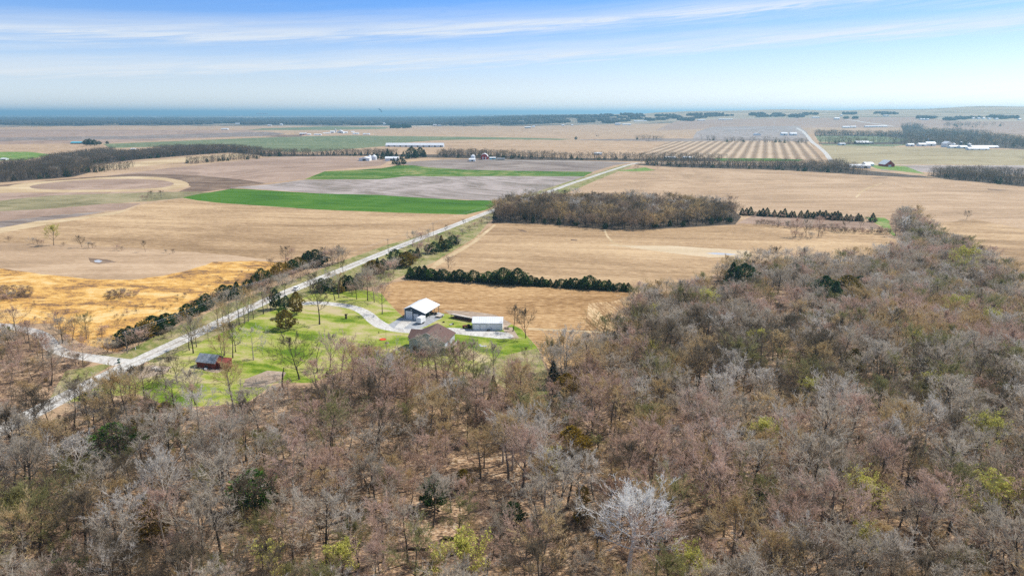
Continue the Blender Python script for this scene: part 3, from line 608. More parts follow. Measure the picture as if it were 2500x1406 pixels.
def hpx(u, v, px):
    """height in metres of something px picture pixels tall standing at picture point (u, v)"""
    x, y = P(u, v); z = float(terrain(x, y)); return px*(y*cP - (z - CAMH)*sP)/(F*cP), x, y, z

# masses of plants nobody could count: one object each, instances on points
def protos(keys):
    c = bpy.data.collections.new('plant_forms')
    for form, k, pal in keys:
        if form == 'blob': me = bpy.data.meshes.new('canopy'); me.from_pydata(*BL[k][:1], [], BL[k][1]); me.materials.append(M['canopy'])
        else:
            t, cr, lf = SH[form, k]; me = bpy.data.meshes.new('form'); n = len(t[0]); n2 = n + len(cr[0])
            me.from_pydata(t[0] + cr[0] + lf[0], [], t[1] + [tuple(i + n for i in f) for f in cr[1]] + [tuple(i + n2 for i in f) for f in lf[1]])
            for q in (PAL[pal][0], PAL[pal][1]): me.materials.append(M[q])
            me.materials.append(M['leaf_bud'])
            mi = np.zeros(len(me.polygons), np.int32); mi[len(t[1]):] = 1; mi[len(t[1]) + len(cr[1]):] = 2; me.polygons.foreach_set('material_index', mi)
        c.objects.link(bpy.data.objects.new('form_%03d' % len(c.objects), me))
    return c
BL = {k: blob_shape(90 + k) for k in range(3)}
def mass(name, label, pts, idx, rot, scl, coll):
    me = bpy.data.meshes.new(name); me.from_pydata([tuple(p) for p in pts], [], [])
    for nm, ty, dat, f in (('idx', 'INT', idx, 'value'), ('rot', 'FLOAT', rot, 'value'), ('scl', 'FLOAT_VECTOR', np.asarray(scl, np.float32).ravel(), 'vector')):
        a = me.attributes.new(nm, ty, 'POINT'); a.data.foreach_set(f, np.asarray(dat, np.int32 if ty == 'INT' else np.float32))
    o = link(bpy.data.objects.new(name, me)); tag(o, label, kind='stuff')
    g = bpy.data.node_groups.new(name, 'GeometryNodeTree'); g.interface.new_socket('Geometry', in_out='INPUT', socket_type='NodeSocketGeometry'); g.interface.new_socket('Geometry', in_out='OUTPUT', socket_type='NodeSocketGeometry')
    G = NT(g); gi = G.n('NodeGroupInput'); go = G.n('NodeGroupOutput'); ci = G.n('GeometryNodeCollectionInfo'); ci.inputs['Collection'].default_value = coll
    ci.inputs['Separate Children'].default_value = True; ci.inputs['Reset Children'].default_value = True
    ip = G.n('GeometryNodeInstanceOnPoints'); ip.inputs['Pick Instance'].default_value = True
    def attr(nm, dt):
        a = G.n('GeometryNodeInputNamedAttribute', data_type=dt); a.inputs['Name'].default_value = nm; return a.outputs[0]
    cx = G.n('ShaderNodeCombineXYZ'); G.l(attr('rot', 'FLOAT'), cx.inputs[2])
    G.l(gi.outputs[0], ip.inputs['Points']); G.l(ci.outputs[0], ip.inputs['Instance']); G.l(attr('idx', 'INT'), ip.inputs['Instance Index'])
    G.l(cx.outputs[0], ip.inputs['Rotation']); G.l(attr('scl', 'FLOAT_VECTOR'), ip.inputs['Scale']); G.l(ip.outputs[0], go.inputs[0])
    md_ = o.modifiers.new('scatter', 'NODES'); md_.node_group = g
    return o
def inside(poly, u, v):
    u = np.asarray(u); v = np.asarray(v); r = np.zeros(u.shape, bool); n = len(poly); j = n - 1
    for i in range(n):
        (a, b), (c, d) = poly[i], poly[j]
        if b != d: r ^= ((b > v) != (d > v)) & (u < (c - a)*(v - b)/(d - b) + a)
        j = i
    return r
def scatter(poly, cell, seed, jit=.5, dist_scale=None):
    """jittered grid on the land whose picture points fall inside the outline"""
    a = np.array(poly, float); x, y = ground(a[:, 0], a[:, 1]); r = np.random.RandomState(seed)
    X, Y = np.meshgrid(np.arange(x.min(), x.max(), cell), np.arange(y.min(), y.max(), cell)); X = X.ravel().astype(float); Y = Y.ravel().astype(float)
    X += r.uniform(-jit, jit, X.shape)*cell; Y += r.uniform(-jit, jit, Y.shape)*cell
    Z = terrain(X, Y); u, v = project(X, Y, Z); k = inside(poly, u, v) & (Y > 20)
    return X[k], Y[k], Z[k], u[k], v[k]

# ------------------------------------------------------------------ trees one can tell apart
TREES = []          # (picture u, v of crown, short landmark name or None)
NB = [0]            # bare trees built singly so far
LM = []             # landmarks for the labels: (phrase, u, v)
def base_tree(u, v, px, form, k, pal, label, cat='tree', name=None, group=None, wide=1.0, rz=None, lm=None):
    h, x, y, z = hpx(u, v, px)
    if form in ('bare', 'lean', 'crook', 'sycamore'): NB[0] += 1
    nm = name or {'cedar': 'cedar_tree', 'spruce': 'spruce_tree', 'bud': 'budding_tree', 'shrub': 'shrub'}.get(form, 'bare_tree')
    if lm: LM.append((lm, u, v - px*.5))
    return plant(nm, cat, form, k, pal, x, y, h, label, group, rz, wide)
def crown_tree(u, v, h, form, k, pal, label, lm=None, wide=1.0, cat='tree', name=None, group=None):
    if form == 'cedar': h *= 1.1; wide *= 1.12
    x, y = P(u, v, h*.62)
    if form in ('bare', 'sycamore'): NB[0] += 1
    if lm: LM.append((lm, u, v))
    nm = name or {'cedar': 'cedar_tree', 'spruce': 'spruce_tree', 'bud': 'budding_tree', 'shrub': 'shrub'}.get(form, 'bare_tree')
    TAKEN.append((x, y, 4.3 if form in ('cedar', 'bud') else 2.6 if form != 'sycamore' else 5)); return plant(nm, cat, form, k, pal, x, y, h, label, group, None, wide)
TAKEN = []
LAWN = [
 (619, 879, 76, 'lean', 0, 'pale', 1.0, 'windswept bare tree with every limb reaching right, alone on the bright lawn'),
 (731, 926, 96, 'bare', 6, 'dark', 1.0, 'big dark spreading bare tree at the lower edge of the lawn'),
 (806, 897, 76, 'bare', 3, 'grey', .9, 'vase-shaped grey bare tree on the lower lawn, right of the big dark one'),
 (773, 911, 78, 'crook', 0, 'grey', 1.0, 'thin crooked bare tree between the big dark tree and the vase-shaped tree'),
 (576, 859, 56, 'crook', 0, 'dark', 1.0, 'small crooked bare tree behind the red shed, rightmost there'),
 (568, 874, 76, 'bare', 4, 'dark', .9, 'tall bare tree at the right back corner of the red shed'),
 (548, 868, 76, 'bare', 2, 'tan', 1.0, 'slender tan bare tree directly behind the red shed'),
 (542, 901, 76, 'bare', 3, 'tan', .8, 'bare tree standing in front of the gable of the red shed'),
 (509, 832, 40, 'bare', 5, 'tan', .9, 'small bare tree on the road edge above the red shed roof'),
 (472, 862, 84, 'bare', 3, 'grey', .9, 'tall forked bare tree left of the red shed beside the road'),
 (480, 847, 70, 'bare', 1, 'tan', .8, 'bushy tan bare tree just right of the tall forked one by the road'),
 (463, 855, 60, 'crook', 0, 'dark', 1.0, 'thin dark bare tree left of the tall forked one by the road'),
 (477, 988, 80, 'bare', 3, 'grey', 1.0, 'pale grey bare tree at the bottom of the lawn below the red shed'),
 (433, 934, 66, 'bare', 6, 'dark', .9, 'round dark bare tree left of the red shed near the rubble heap'),
 (405, 948, 62, 'crook', 0, 'dark', 1.0, 'nearly limbless dark tree left of the round dark one near the rubble heap'),
 (355, 990, 96, 'lean', 0, 'dark', 1.0, 'forked dark leaning tree between the gravel road and the lower lawn'),
 (532, 797, 62, 'bare', 4, 'grey', .9, 'bare tree on the road edge of the lawn, lowest of that row'),
 (546, 806, 64, 'bare', 1, 'tan', .8, 'rounded tan bare tree in the lawn row along the road, second from the bottom'),
 (562, 800, 58, 'bare', 5, 'grey', 1.0, 'narrow bare tree in the lawn row along the road, third from the bottom'),
 (584, 794, 66, 'bare', 0, 'grey', .9, 'bare tree in the lawn row along the road, fourth from the bottom'),
 (596, 789, 60, 'crook', 0, 'tan', 1.0, 'thin twisted bare tree in the lawn row along the road, fifth from the bottom'),
 (606, 785, 72, 'bare', 3, 'tan', .8, 'vase-shaped tan bare tree in the lawn row along the road'),
 (618, 779, 44, 'crook', 0, 'dark', .9, 'stubby dark trunk with few limbs beside the vase-shaped roadside tree'),
 (643, 767, 60, 'bare', 2, 'grey', .9, 'slim bare tree left of the three evergreens, farthest left'),
 (654, 761, 50, 'bare', 5, 'pink', .9, 'slim bare tree left of the evergreens, middle of three'),
 (661, 757, 50, 'bare', 4, 'dark', .8, 'slim bare tree left of the evergreens, nearest them'),
 (695, 717, 46, 'bare', 6, 'grey', .9, 'bare tree across the road above the lawn evergreens'),
 (780, 792, 90, 'bare', 5, 'dark', 1.0, 'tall narrow bare tree in the middle of the upper lawn'),
 (768, 717, 44, 'bare', 1, 'dark', .9, 'broad dark bare tree between the road and the driveway entrance'),
 (757, 712, 36, 'bare', 7, 'grey', .9, 'smaller grey bare tree left of the broad dark one by the driveway entrance'),
 (818, 733, 66, 'bare', 4, 'grey', .8, 'bare tree above the driveway, leftmost of the row there'),
 (827, 727, 56, 'bare', 5, 'tan', 1.0, 'narrow tan bare tree above the driveway, second of the row'),
 (871, 731, 44, 'bare', 2, 'grey', 1.0, 'slim grey bare tree above the driveway with a bare lower trunk'),
 (897, 733, 72, 'bare', 1, 'grey', .95, 'largest dark-crowned bare tree above the driveway'),
 (914, 738, 62, 'bare', 6, 'pink', .8, 'bent bare tree right of the largest one above the driveway'),
 (933, 767, 66, 'bare', 0, 'pink', .85, 'pinkish bare tree inside the driveway bend, nearest the blue barn'),
 (1252, 809, 56, 'bare', 7, 'dark', 1.0, 'dark bare tree just right of the white shed'),
 (1284, 825, 64, 'bare', 3, 'dark', .9, 'round-headed bare tree on the grass at the field corner, right of the white shed'),
 (1281, 876, 26, 'bare', 1, 'dark', 1.0, 'little dark bare tree on the verge below the field corner'),
 (838, 669, 30, 'bare', 5, 'dark', 1.0, 'small dark tree right on the far road edge above the driveway'),
 (697, 638, 32, 'bare', 1, 'dark', .9, 'dark twiggy tree at the corner of the stubble field, left of a pair'),
 (713, 636, 26, 'bare', 0, 'pink', .9, 'pinkish twiggy tree at the corner of the stubble field, right of a pair'),
 (787, 641, 34, 'bare', 2, 'dark', .9, 'thin dark tree above the left cedar line'),
 (828, 628, 26, 'bare', 0, 'dark', 1.0, 'dark bushy tree at the end of the left cedar line'),
 (1007, 603, 34, 'bare', 3, 'grey', 1.1, 'bare tree leaning over the gravel road beyond the cedars'),
 (1045, 589, 26, 'bare', 1, 'grey', 1.1, 'grey bare tree beside the road, second beyond the cedars'),
 (1089, 569, 18, 'bare', 5, 'dark', 1.0, 'small bare tree on the right road edge short of the woodlot'),
 (1133, 553, 16, 'bare', 5, 'dark', 1.0, 'tiny dark tree by the road nearest the woodlot'),
 (200, 604, 26, 'bare', 6, 'dark', .8, 'small twisted dark tree in the hedge line across the left fields'),
 (355, 615, 24, 'bare', 7, 'dark', .8, 'small dark tree alone in the right part of the left hedge line'),
 (369, 487, 18, 'bare', 1, 'dark', 1.1, 'round dark tree at the tip of the far left hedge, left of two'),
 (393, 484, 16, 'bare', 1, 'dark', 1.2, 'round dark tree at the tip of the far left hedge, right of two'),
 (1282, 491, 26, 'bare', 1, 'pale', 1.0, 'pale-limbed tree by the road at the left end of the woodlot'),
 (2360, 536, 19, 'bare', 1, 'dark', 1.0, 'lone round bare tree in the stubble field at far right'),
 (2205, 578, 44, 'bare', 2, 'white', .8, 'pale slender tree on the green waterway at right'),
 (2186, 576, 42, 'bare', 5, 'grey', .9, 'dark-stemmed slender tree left of the pale one on the green waterway'),
 (1942, 579, 42, 'bare', 3, 'pink', .9, 'twiggy clump tree in the right field, leftmost of three'),
 (1968, 578, 38, 'bare', 3, 'grey', .9, 'twiggy clump tree in the right field, middle of three'),
 (1997, 579, 44, 'bare', 7, 'pink', .9, 'twiggy clump tree in the right field, rightmost of three'),
 (2062, 566, 34, 'bare', 5, 'dark', 1.0, 'slim bare tree in the hedge of the narrow right field'),
 (1899, 556, 22, 'bare', 5, 'grey', 1.0, 'slim bare tree at the left end of the narrow field hedge'),
 (2100, 560, 24, 'bare', 4, 'dark', .9, 'small bare tree near the right end of the narrow field hedge'),
 (1335+218, 418, 13, 'bare', 1, 'pink', 1.3, 'small round tree on the field edge beside the far road bend'),
 (1606, 414, 10, 'bare', 1, 'pink', 1.3, 'second small round tree right of the far road bend'),
 (1406, 342, 8, 'cedar', 0, 'green', 1.2, 'lone dark round evergreen on the far plain beside the grey field'),
 (1774, 391, 12, 'bare', 0, 'grey', 1.0, 'single bare tree at the left end of the green strip below the striped field'),
 (674, 754, 49, 'cedar', 0, 'green', .8, 'dark green evergreen, leftmost of the lawn group by the road'),
 (699, 753, 32, 'cedar', 1, 'spruce', .8, 'blue-green evergreen just behind the leftmost one in the lawn group'),
 (689, 776, 31, 'cedar', 1, 'bright', .9, 'bright green evergreen in the middle of the lawn group'),
 (725, 767, 55, 'cedar', 0, 'bronze', .85, 'bronze-tinged cedar at the right of the lawn group'),
 (698, 804, 48, 'cedar', 1, 'bronze', 1.15, 'wide bronze cedar lowest on the lawn with a short clear trunk'),
 (1012, 912, 62, 'bare', 3, 'dark', .9, 'dark bare tree in front of the left end of the farmhouse'),
 (1046, 922, 74, 'bare', 1, 'grey', .9, 'grey bare tree in front of the middle of the farmhouse'),
 (1082, 915, 66, 'bare', 6, 'dark', .9, 'dark wide bare tree in front of the right corner of the farmhouse'),
 (1118, 918, 80, 'bare', 3, 'pink', .95, 'tall forked bare tree just right of the farmhouse'),
 (1158, 922, 84, 'bare', 0, 'grey', .9, 'tall bare tree second to the right of the farmhouse'),
 (1204, 935, 86, 'bare', 7, 'grey', .9, 'tall bare tree at the woods edge below the white shed'),
 (1262, 978, 96, 'bare', 3, 'tan', .8, 'very slender tall bare tree at the woods edge beside the grassy verge'),
 (985, 905, 50, 'bare', 5, 'tan', .9, 'small bare tree left of the farmhouse front'),
 (900, 915, 70, 'bare', 1, 'dark', .95, 'round dark bare tree at the woods edge left of the farmhouse'),
 (131, 599, 42, 'bud', 1, 'bud', .95, 'olive budding tree with a clear trunk in the left hedge line'),
]
for i, (u, v, px, form, k, pal, wd, lab) in enumerate(LAWN):
    base_tree(u, v, px, form, k, pal, lab, wide=wd, rz=(0.0 if form == 'lean' else None), group='bare trees round the lawn' if 1 < i < 39 and form == 'bare' else None)

# windbreak of evergreens, shrubs and cedars in rows; every one a tree of its own
def ordinal(n): return '%d%s' % (n, 'th' if 10 <= n % 100 <= 20 else {1: 'st', 2: 'nd', 3: 'rd'}.get(n % 10, 'th'))
r = random.Random(3)
n = 46
for i in range(n):
    u = 1003 + i*(1534 - 1003)/(n - 1) + r.uniform(-2, 2); v = 678.5 + (u - 1000)*.0605
    px = r.uniform(16, 29) + (11 if 18 <= i <= 22 else 0) + (10 if i in (36, 37) else 0) + (4 if i < 5 else 0)
    base_tree(u, v, px, ('spruce', 'cedar', 'spruce')[i % 3], i % 2, 'green' if i % 4 else 'bright', 'evergreen in the windbreak row behind the sheds, %s tree from its left end' % ordinal(i + 1), group='evergreens of the windbreak row', wide=r.uniform(1.45, 1.9))
pr = [1812, 1822, 1832, 1853, 1862, 1872, 1890, 1905, 1915, 1932, 1938] + [1955, 1970] + [1978 + 7.3*i for i in range(11)] + [2066, 2076, 2094, 2101, 2130]
for i, u in enumerate(pr):
    v = 525 + (u - 1812)*.052; base_tree(u, v, r.uniform(14, 23), 'spruce', i % 2, 'green', 'small pointed evergreen in the far row right of the woodlot, %s from its left end' % ordinal(i + 1), group='small evergreens right of the woodlot', wide=1.5)
LCED = [(300,842,40),(318,836,42),(338,831,42),(357,826,40),(377,818,36),(395,811,34),(412,802,32),(430,790,26),(447,781,28),(462,772,28),(478,766,32),(492,761,34),(505,755,30)]
LCED2 = [(548,736,32),(562,730,36),(577,727,32),(590,719,28),(603,712,30),(617,708,32),(630,701,32),(644,695,34),(657,691,32),(672,683,34),(686,677,32),(700,671,34),(714,665,32),(728,660,32),(742,656,32),(757,652,34),(772,650,32),(781,646,26)]
RCED = [(786,712,26),(800,710,28),(831,717,30),(846,707,44),(858,706,38),(870,706,30),(902,666,28),(914,668,32),(926,667,30),(938,664,26),(968,643,30),(980,650,32),(993,653,34),(1004,632,26),(1018,628,24),(1043,616,24),(1058,617,26),(1076,612,38),(1089,613,28),(1102,598,20),(1113,597,18)]
for nm_, lst, txt in (('l', LCED, 'cedar in the lower clump left of the gravel road, %s from the junction'), ('m', LCED2, 'cedar in the line between golden grass and gravel road, %s from its lower end'), ('r', RCED, 'cedar on the right side of the gravel road, %s going away')):
    for i, (u, v, px) in enumerate(lst):
        pal = ('green', 'green', 'bronze', 'green', 'green')[(i*3 + len(lst)) % 5]
        if nm_ == 'm' and i in (5, 6, 9, 10, 11): pal = 'bronze'
        base_tree(u + r.uniform(-4, 4), v + r.uniform(-2, 2), px*r.uniform(.82, 1.3), 'cedar', i % 3, pal, txt % ordinal(i + 1), group={'l': 'cedars left of the road near the junction', 'm': 'cedars beside the golden grass', 'r': 'cedars on the right of the road'}[nm_], wide=r.uniform(1.1, 1.7))
# shrubs along the verges and hedges
SHR = [(22,590,9,'left hedge line'),(80,596,11,'left hedge line'),(92,597,9,'left hedge line'),(103,598,8,'left hedge line'),(156,601,7,'left hedge line'),(215,606,11,'left hedge line'),(226,606,10,'left hedge line'),(285,611,9,'left hedge line'),(297,612,8,'left hedge line'),(405,617,6,'left hedge line'),(422,619,8,'left hedge line'),(350,490,9,'far left hedge'),(358,489,8,'far left hedge'),
 (275,862,22,'side road junction'),(262,860,18,'side road junction'),(338,850,34,'side road junction'),(325,852,24,'side road junction'),
 (420,822,20,'lower cedar clump'),(400,826,16,'lower cedar clump'),(445,800,20,'lower cedar clump'),(520,752,28,'lower cedar clump'),
 (560,740,24,'middle cedar line'),(620,730,26,'middle cedar line'),(640,724,26,'middle cedar line'),(660,716,28,'middle cedar line'),(676,712,26,'middle cedar line'),(690,700,28,'middle cedar line'),(712,692,24,'middle cedar line'),(735,684,24,'middle cedar line'),(755,676,24,'middle cedar line'),(772,668,24,'middle cedar line'),(800,650,28,'middle cedar line'),(812,648,30,'middle cedar line'),(825,645,28,'middle cedar line'),(838,640,22,'middle cedar line'),
 (860,722,20,'driveway trees'),(884,712,30,'driveway trees'),(905,700,30,'driveway trees'),(925,690,26,'driveway trees'),(948,676,28,'right cedar line'),(955,690,18,'right cedar line'),(960,668,26,'right cedar line'),(1015,645,20,'right cedar line'),(1030,628,26,'right cedar line'),(1068,600,20,'right cedar line'),(1125,600,12,'right cedar line'),(1118,592,14,'right cedar line'),(1030,596,22,'right cedar line'),(1098,585,14,'right cedar line'),
 (1130,575,12,'woodlot road bend'),(1145,567,12,'woodlot road bend'),(1160,560,12,'woodlot road bend'),(1175,552,12,'woodlot road bend'),(1190,545,12,'woodlot road bend'),
 (1095,655,22,'windbreak row'),(1938,582,14,'clump in the right field'),(1955,584,12,'clump in the right field'),(1980,583,12,'clump in the right field'),(2005,580,12,'clump in the right field'),
 (1860,545,8,'narrow field hedge'),(1885,552,10,'narrow field hedge'),(1925,556,12,'narrow field hedge'),(2030,562,12,'narrow field hedge'),(2045,564,14,'narrow field hedge'),(2085,568,9,'narrow field hedge'),(2125,570,12,'narrow field hedge'),(2145,571,14,'narrow field hedge'),(2160,572,12,'narrow field hedge'),(2172,572,10,'narrow field hedge'),
 (30,728,12,'dark patch in the golden grass'),(60,724,12,'dark patch in the golden grass'),(10,735,12,'dark patch in the golden grass'),(270,722,10,'dark patch in the golden grass'),(300,720,10,'dark patch in the golden grass'),(285,728,10,'dark patch in the golden grass'),(700,650,16,'middle cedar line'),(660,650,14,'middle cedar line'),(680,662,14,'middle cedar line'),(1020,905,26,'farmhouse')]
cnt = {}
for i, (u, v, px, where) in enumerate(SHR):
    cnt[where] = cnt.get(where, 0) + 1
    pal = ('brush', 'grey', 'brush', 'pink')[i % 4]
    base_tree(u, v, px*1.1, 'shrub', i % 2, pal, 'leafless %s shrub at the %s, %s of its kind there' % ({'brush': 'brown', 'grey': 'grey', 'pink': 'pinkish'}[pal], where, ordinal(cnt[where])), cat='shrub', group='leafless shrubs at the ' + where, wide=1.3)

# landmarks and special trees of the woods
WL = [
 (1540, 1290, 17, 'sycamore', 0, 'white', 1.0, 'big white leafless sycamore near the bottom centre of the woods', 'big white sycamore'),
 (1275, 1110, 15, 'sycamore', 0, 'pink', .85, 'spreading pinkish tree with pale limbs, left of centre in the front woods', 'spreading pinkish tree'),
 (2160, 1150, 16, 'sycamore', 0, 'pink', .85, 'broad rosy crown with white limbs in the lower right woods', 'broad rosy crown'),
 (1900, 1110, 0, 'x', 0, '', 1, '', ''),
 (400, 1180, 15, 'sycamore', 0, 'pale', .8, 'grey-crowned tree with white forked limbs, lower left woods', 'white forked tree'),
 (60, 1150, 15, 'sycamore', 0, 'grey', .8, 'large grey feathery crown at the left picture edge', 'left feathery crown'),
 (905, 975, 13, 'sycamore', 0, 'dark', .8, 'dark wide-spreading oak-like tree above the centre of the front woods', 'dark spreading oak'),
 (1900, 690, 14, 'sycamore', 0, 'grey', .8, 'wide grey bare tree at the small clearing in the right woods', 'wide clearing tree'),
 (1965, 700, 13, 'bare', 1, 'grey', 1.1, 'grey bare tree right of the wide one at the small clearing', None),
 (2333, 757, 11, 'bud', 0, 'bud', 1.1, 'bright yellow-green budding tree high on the right side of the woods', 'high budding tree'),
 (1847, 838, 10, 'bud', 1, 'bud', 1.0, 'yellow-green budding tree right of the stubble field tip', 'stubble tip budding tree'),
 (1582, 862, 10, 'bud', 0, 'bud', 1.0, 'yellow-green budding tree beside the field corner', 'field corner budding tree'),
 (2358, 642, 15, 'bud', 0, 'tan', 1.2, 'large olive rounded tree at the far right edge of the woods', 'large olive tree'),
 (2428, 792, 11, 'bud', 1, 'bud', 1.0, 'yellow-green budding tree near the right edge of the picture', 'edge budding tree'),
 (2240, 835, 8, 'bud', 0, 'bud', 1.0, 'small yellow-green tree below the high budding tree', None),
 (1855, 1082, 12, 'bud', 1, 'bud', .9, 'yellow-topped budding tree in the middle right woods', 'yellow-topped tree'),
 (2405, 1075, 12, 'bud', 0, 'bud', .9, 'lime-topped budding tree with grey lower limbs at right', 'lime-topped tree'),
 (2420, 1235, 13, 'bud', 0, 'tan', 1.1, 'large golden-tan budding crown at the lower right', 'golden-tan crown'),
 (2110, 1225, 12, 'bud', 1, 'tan', .9, 'soft olive budding tree in the lower right woods', 'soft olive tree'),
 (1732, 740, 11, 'bud', 1, 'grey', 1.0, 'pale green budding tree at the top edge of the woods by the field', 'pale budding tree'),
 (1600, 768, 8, 'bud', 0, 'bud', .8, 'small upright yellow-green tree beside the stubble field', None),
 (830, 1378, 9, 'bud', 1, 'bud', 1.0, 'bright yellow budding tree at the bottom edge left of centre', 'bottom yellow tree'),
 (652, 1372, 8, 'bud', 0, 'bud', .9, 'small yellow-green tree at the bottom edge, left of the bright yellow one', None),
 (1120, 1385, 12, 'bud', 1, 'tan', 1.1, 'tan-green budding crown at the bottom centre edge', 'bottom tan crown'),
 (1345, 1140, 9, 'bud', 0, 'bud', .8, 'slim yellow-green tree right of the spreading pinkish tree', None),
 (25, 1262, 10, 'bud', 1, 'bud', 1.0, 'yellow budding tree at the lower left picture edge', 'left yellow tree'),
 (1972, 962, 9, 'bud', 0, 'bud', .8, 'small dull yellow tree in the middle of the right woods', 'dull yellow tree'),
 (2270, 955, 10, 'bud', 0, 'tan', 1.0, 'pale olive crown among grey trees in the right woods', 'pale olive crown'),
 (2110, 1335, 9, 'bud', 1, 'bud', .8, 'sparse yellow-green tree right above the bottom edge', None),
 (1690, 1395, 9, 'bud', 0, 'bud', .9, 'low yellow-green tree at the bottom edge right of the sycamore', None),
 (275, 1068, 9, 'cedar', 0, 'bright', 1.5, 'large dark green cedar in the lower left woods', 'large green cedar'),
 (405, 1010, 8, 'cedar', 1, 'bronze', 1.1, 'orange-tinged cedar below the lawn at left', 'orange-tinged cedar'),
 (335, 1045, 7, 'cedar', 1, 'bronze', 1.1, 'smaller orange-tinged cedar right of the large green cedar', None),
 (200, 1100, 6, 'cedar', 0, 'bronze', 1.1, 'low olive cedar left of the large green cedar', None),
 (362, 1255, 10, 'cedar', 0, 'bronze', .75, 'tall golden-bronze cedar in the lower left woods', 'tall bronze cedar'),
 (618, 1185, 9, 'cedar', 0, 'bright', 1.2, 'green cedar with an orange top, left of centre in the front woods', 'orange-topped cedar'),
 (155, 1392, 6, 'cedar', 1, 'bright', 1.1, 'green cedar cut by the bottom edge at left', None),
 (1395, 1075, 9, 'cedar', 0, 'bronze', 1.2, 'bronze-green cedar right of the spreading pinkish tree', 'bronze-green cedar'),
 (1060, 1190, 7, 'cedar', 0, 'green', 1.0, 'narrow dark cedar under white limbs in the front woods', 'narrow dark cedar'),
 (1130, 1165, 5, 'cedar', 0, 'bronze', 1.0, 'dusky cedar right of the narrow dark one', None),
 (1352, 905, 8, 'cedar', 2, 'spruce', 1.0, 'dark blue-green evergreen at the corner of the grassy verge', 'corner evergreen'),
 (1384, 932, 7, 'cedar', 1, 'bronze', 1.0, 'orange-bronze cedar beside the corner evergreen', None),
 (1372, 972, 6, 'cedar', 0, 'spruce', 1.0, 'dark cedar just below the corner evergreen', None),
 (2015, 700, 12, 'cedar', 0, 'green', 1.2, 'dark cedar left in the cedar thicket beyond the clearing', 'cedar thicket'),
 (2040, 716, 13, 'cedar', 2, 'green', 1.3, 'tallest dark cedar of the thicket beyond the clearing', None),
 (2072, 698, 12, 'cedar', 1, 'bronze', 1.2, 'bronze cedar at the right of the thicket beyond the clearing', None),
 (2100, 690, 8, 'cedar', 0, 'green', 1.2, 'smaller cedar right behind the thicket beyond the clearing', None),
 (2000, 680, 7, 'cedar', 1, 'bronze', 1.0, 'olive-bronze cedar at the left back of the cedar thicket', None),
 (1940, 655, 7, 'cedar', 0, 'green', 1.2, 'dark cedar behind the wide clearing tree', None),
 (1870, 650, 7, 'cedar', 0, 'bronze', 1.2, 'bronze cedar near the top edge of the right woods', None),
 (1790, 664, 12, 'cedar', 2, 'green', 1.3, 'dark cedar in the clump by the pond, left', 'pond clump'),
 (1818, 668, 12, 'cedar', 0, 'green', 1.3, 'dark cedar in the clump by the pond, right', None),
 (1742, 712, 5, 'cedar', 1, 'green', 1.3, 'low dark cedar in the gap below the pond clump, left', None),
 (1768, 715, 5, 'cedar', 0, 'green', 1.2, 'low dark cedar in the gap below the pond clump, right', None),
 (1935, 790, 8, 'cedar', 2, 'green', 1.1, 'dark cedar in the middle of the right woods', 'middle dark cedar'),
 (1912, 805, 6, 'cedar', 1, 'bronze', 1.0, 'rusty bronze cedar left of the middle dark cedar', None),
 (2180, 672, 6, 'cedar', 2, 'green', 1.0, 'small pointed cedar high among grey crowns at right', None),
 (2200, 735, 8, 'cedar', 0, 'bronze', 1.2, 'bronze-green cedar left of the high budding tree', None),
 (2088, 875, 8, 'cedar', 0, 'bronze', 1.2, 'olive cedar in the centre of the right woods', 'olive cedar'),
 (2085, 1275, 8, 'cedar', 2, 'bronze', .6, 'slim green cedar against the leaf floor at lower right', 'slim green cedar'),
 (1880, 1220, 7, 'cedar', 0, 'green', .8, 'shadowed cedar among trunks left of the soft olive tree', None),
 (755, 990, 6, 'cedar', 0, 'bronze', .8, 'dark cedar at the woods edge below the lawn', 'woods edge cedar'),
 (1205, 940, 8, 'cedar', 2, 'bronze', .7, 'ivy-green column at the woods edge below the farmhouse', 'ivy-green column'),
 (1250, 1245, 5, 'cedar', 1, 'green', 1.0, 'low green cedar below the spreading pinkish tree', None),
]
for (u, v, h, form, k, pal, wd, lab, lm) in WL:
    if h: crown_tree(u, v, h, form, k, pal, lab, lm, wd)
LM += [('farmhouse', 1050, 880), ('road junction', 300, 890), ('red shed', 520, 885), ('stubble field tip', 1440, 880), ('lower left corner', 0, 1406), ('lower right corner', 2500, 1406),
       ('bottom centre', 1290, 1406), ('side road bend', 110, 830), ('gravel road foot', 20, 1060), ('right picture edge', 2490, 950), ('lone snag', 690, 940), ('green waterway', 2240, 590), ('bottom quarter point', 520, 1406), ('small clearing', 1930, 740)]

FRONT = [(-500, 1180), (0, 1085), (150, 1022), (330, 975), (420, 1015), (600, 1010), (680, 972), (770, 960), (850, 925), (1000, 932), (1200, 938), (1285, 975), (1345, 1010), (1340, 905), (1420, 895), (1500, 838), (1530, 780), (1548, 728), (1600, 722), (1690, 724), (1725, 715), (1742, 682), (1850, 650), (2060, 652), (2195, 622), (2215, 585), (2195, 560), (2192, 530), (2240, 536), (2300, 588), (2400, 640), (2460, 675), (2560, 760), (3300, 1000), (3300, 1850), (-800, 1850)]
CLEAR = [[(1830, 735), (1900, 728), (1980, 735), (1975, 758), (1900, 765), (1840, 756)], [(1720, 695), (1830, 705), (1840, 728), (1760, 735), (1725, 720)]]
LEFT = [(-500, 830), (-60, 800), (20, 812), (75, 822), (108, 836), (118, 856), (150, 874), (225, 888), (190, 910), (160, 935), (130, 965), (-60, 1040), (-500, 1150)]
LEFT2 = [(60, 796), (120, 795), (180, 800), (265, 815), (280, 845), (262, 868), (170, 858), (135, 848), (128, 828), (110, 812)]
def taken(X, Y, keep):
    for (x, y, q) in TAKEN: keep &= (X - x)**2 + (Y - y)**2 > q*q
    return keep
rs = np.random.RandomState(11)
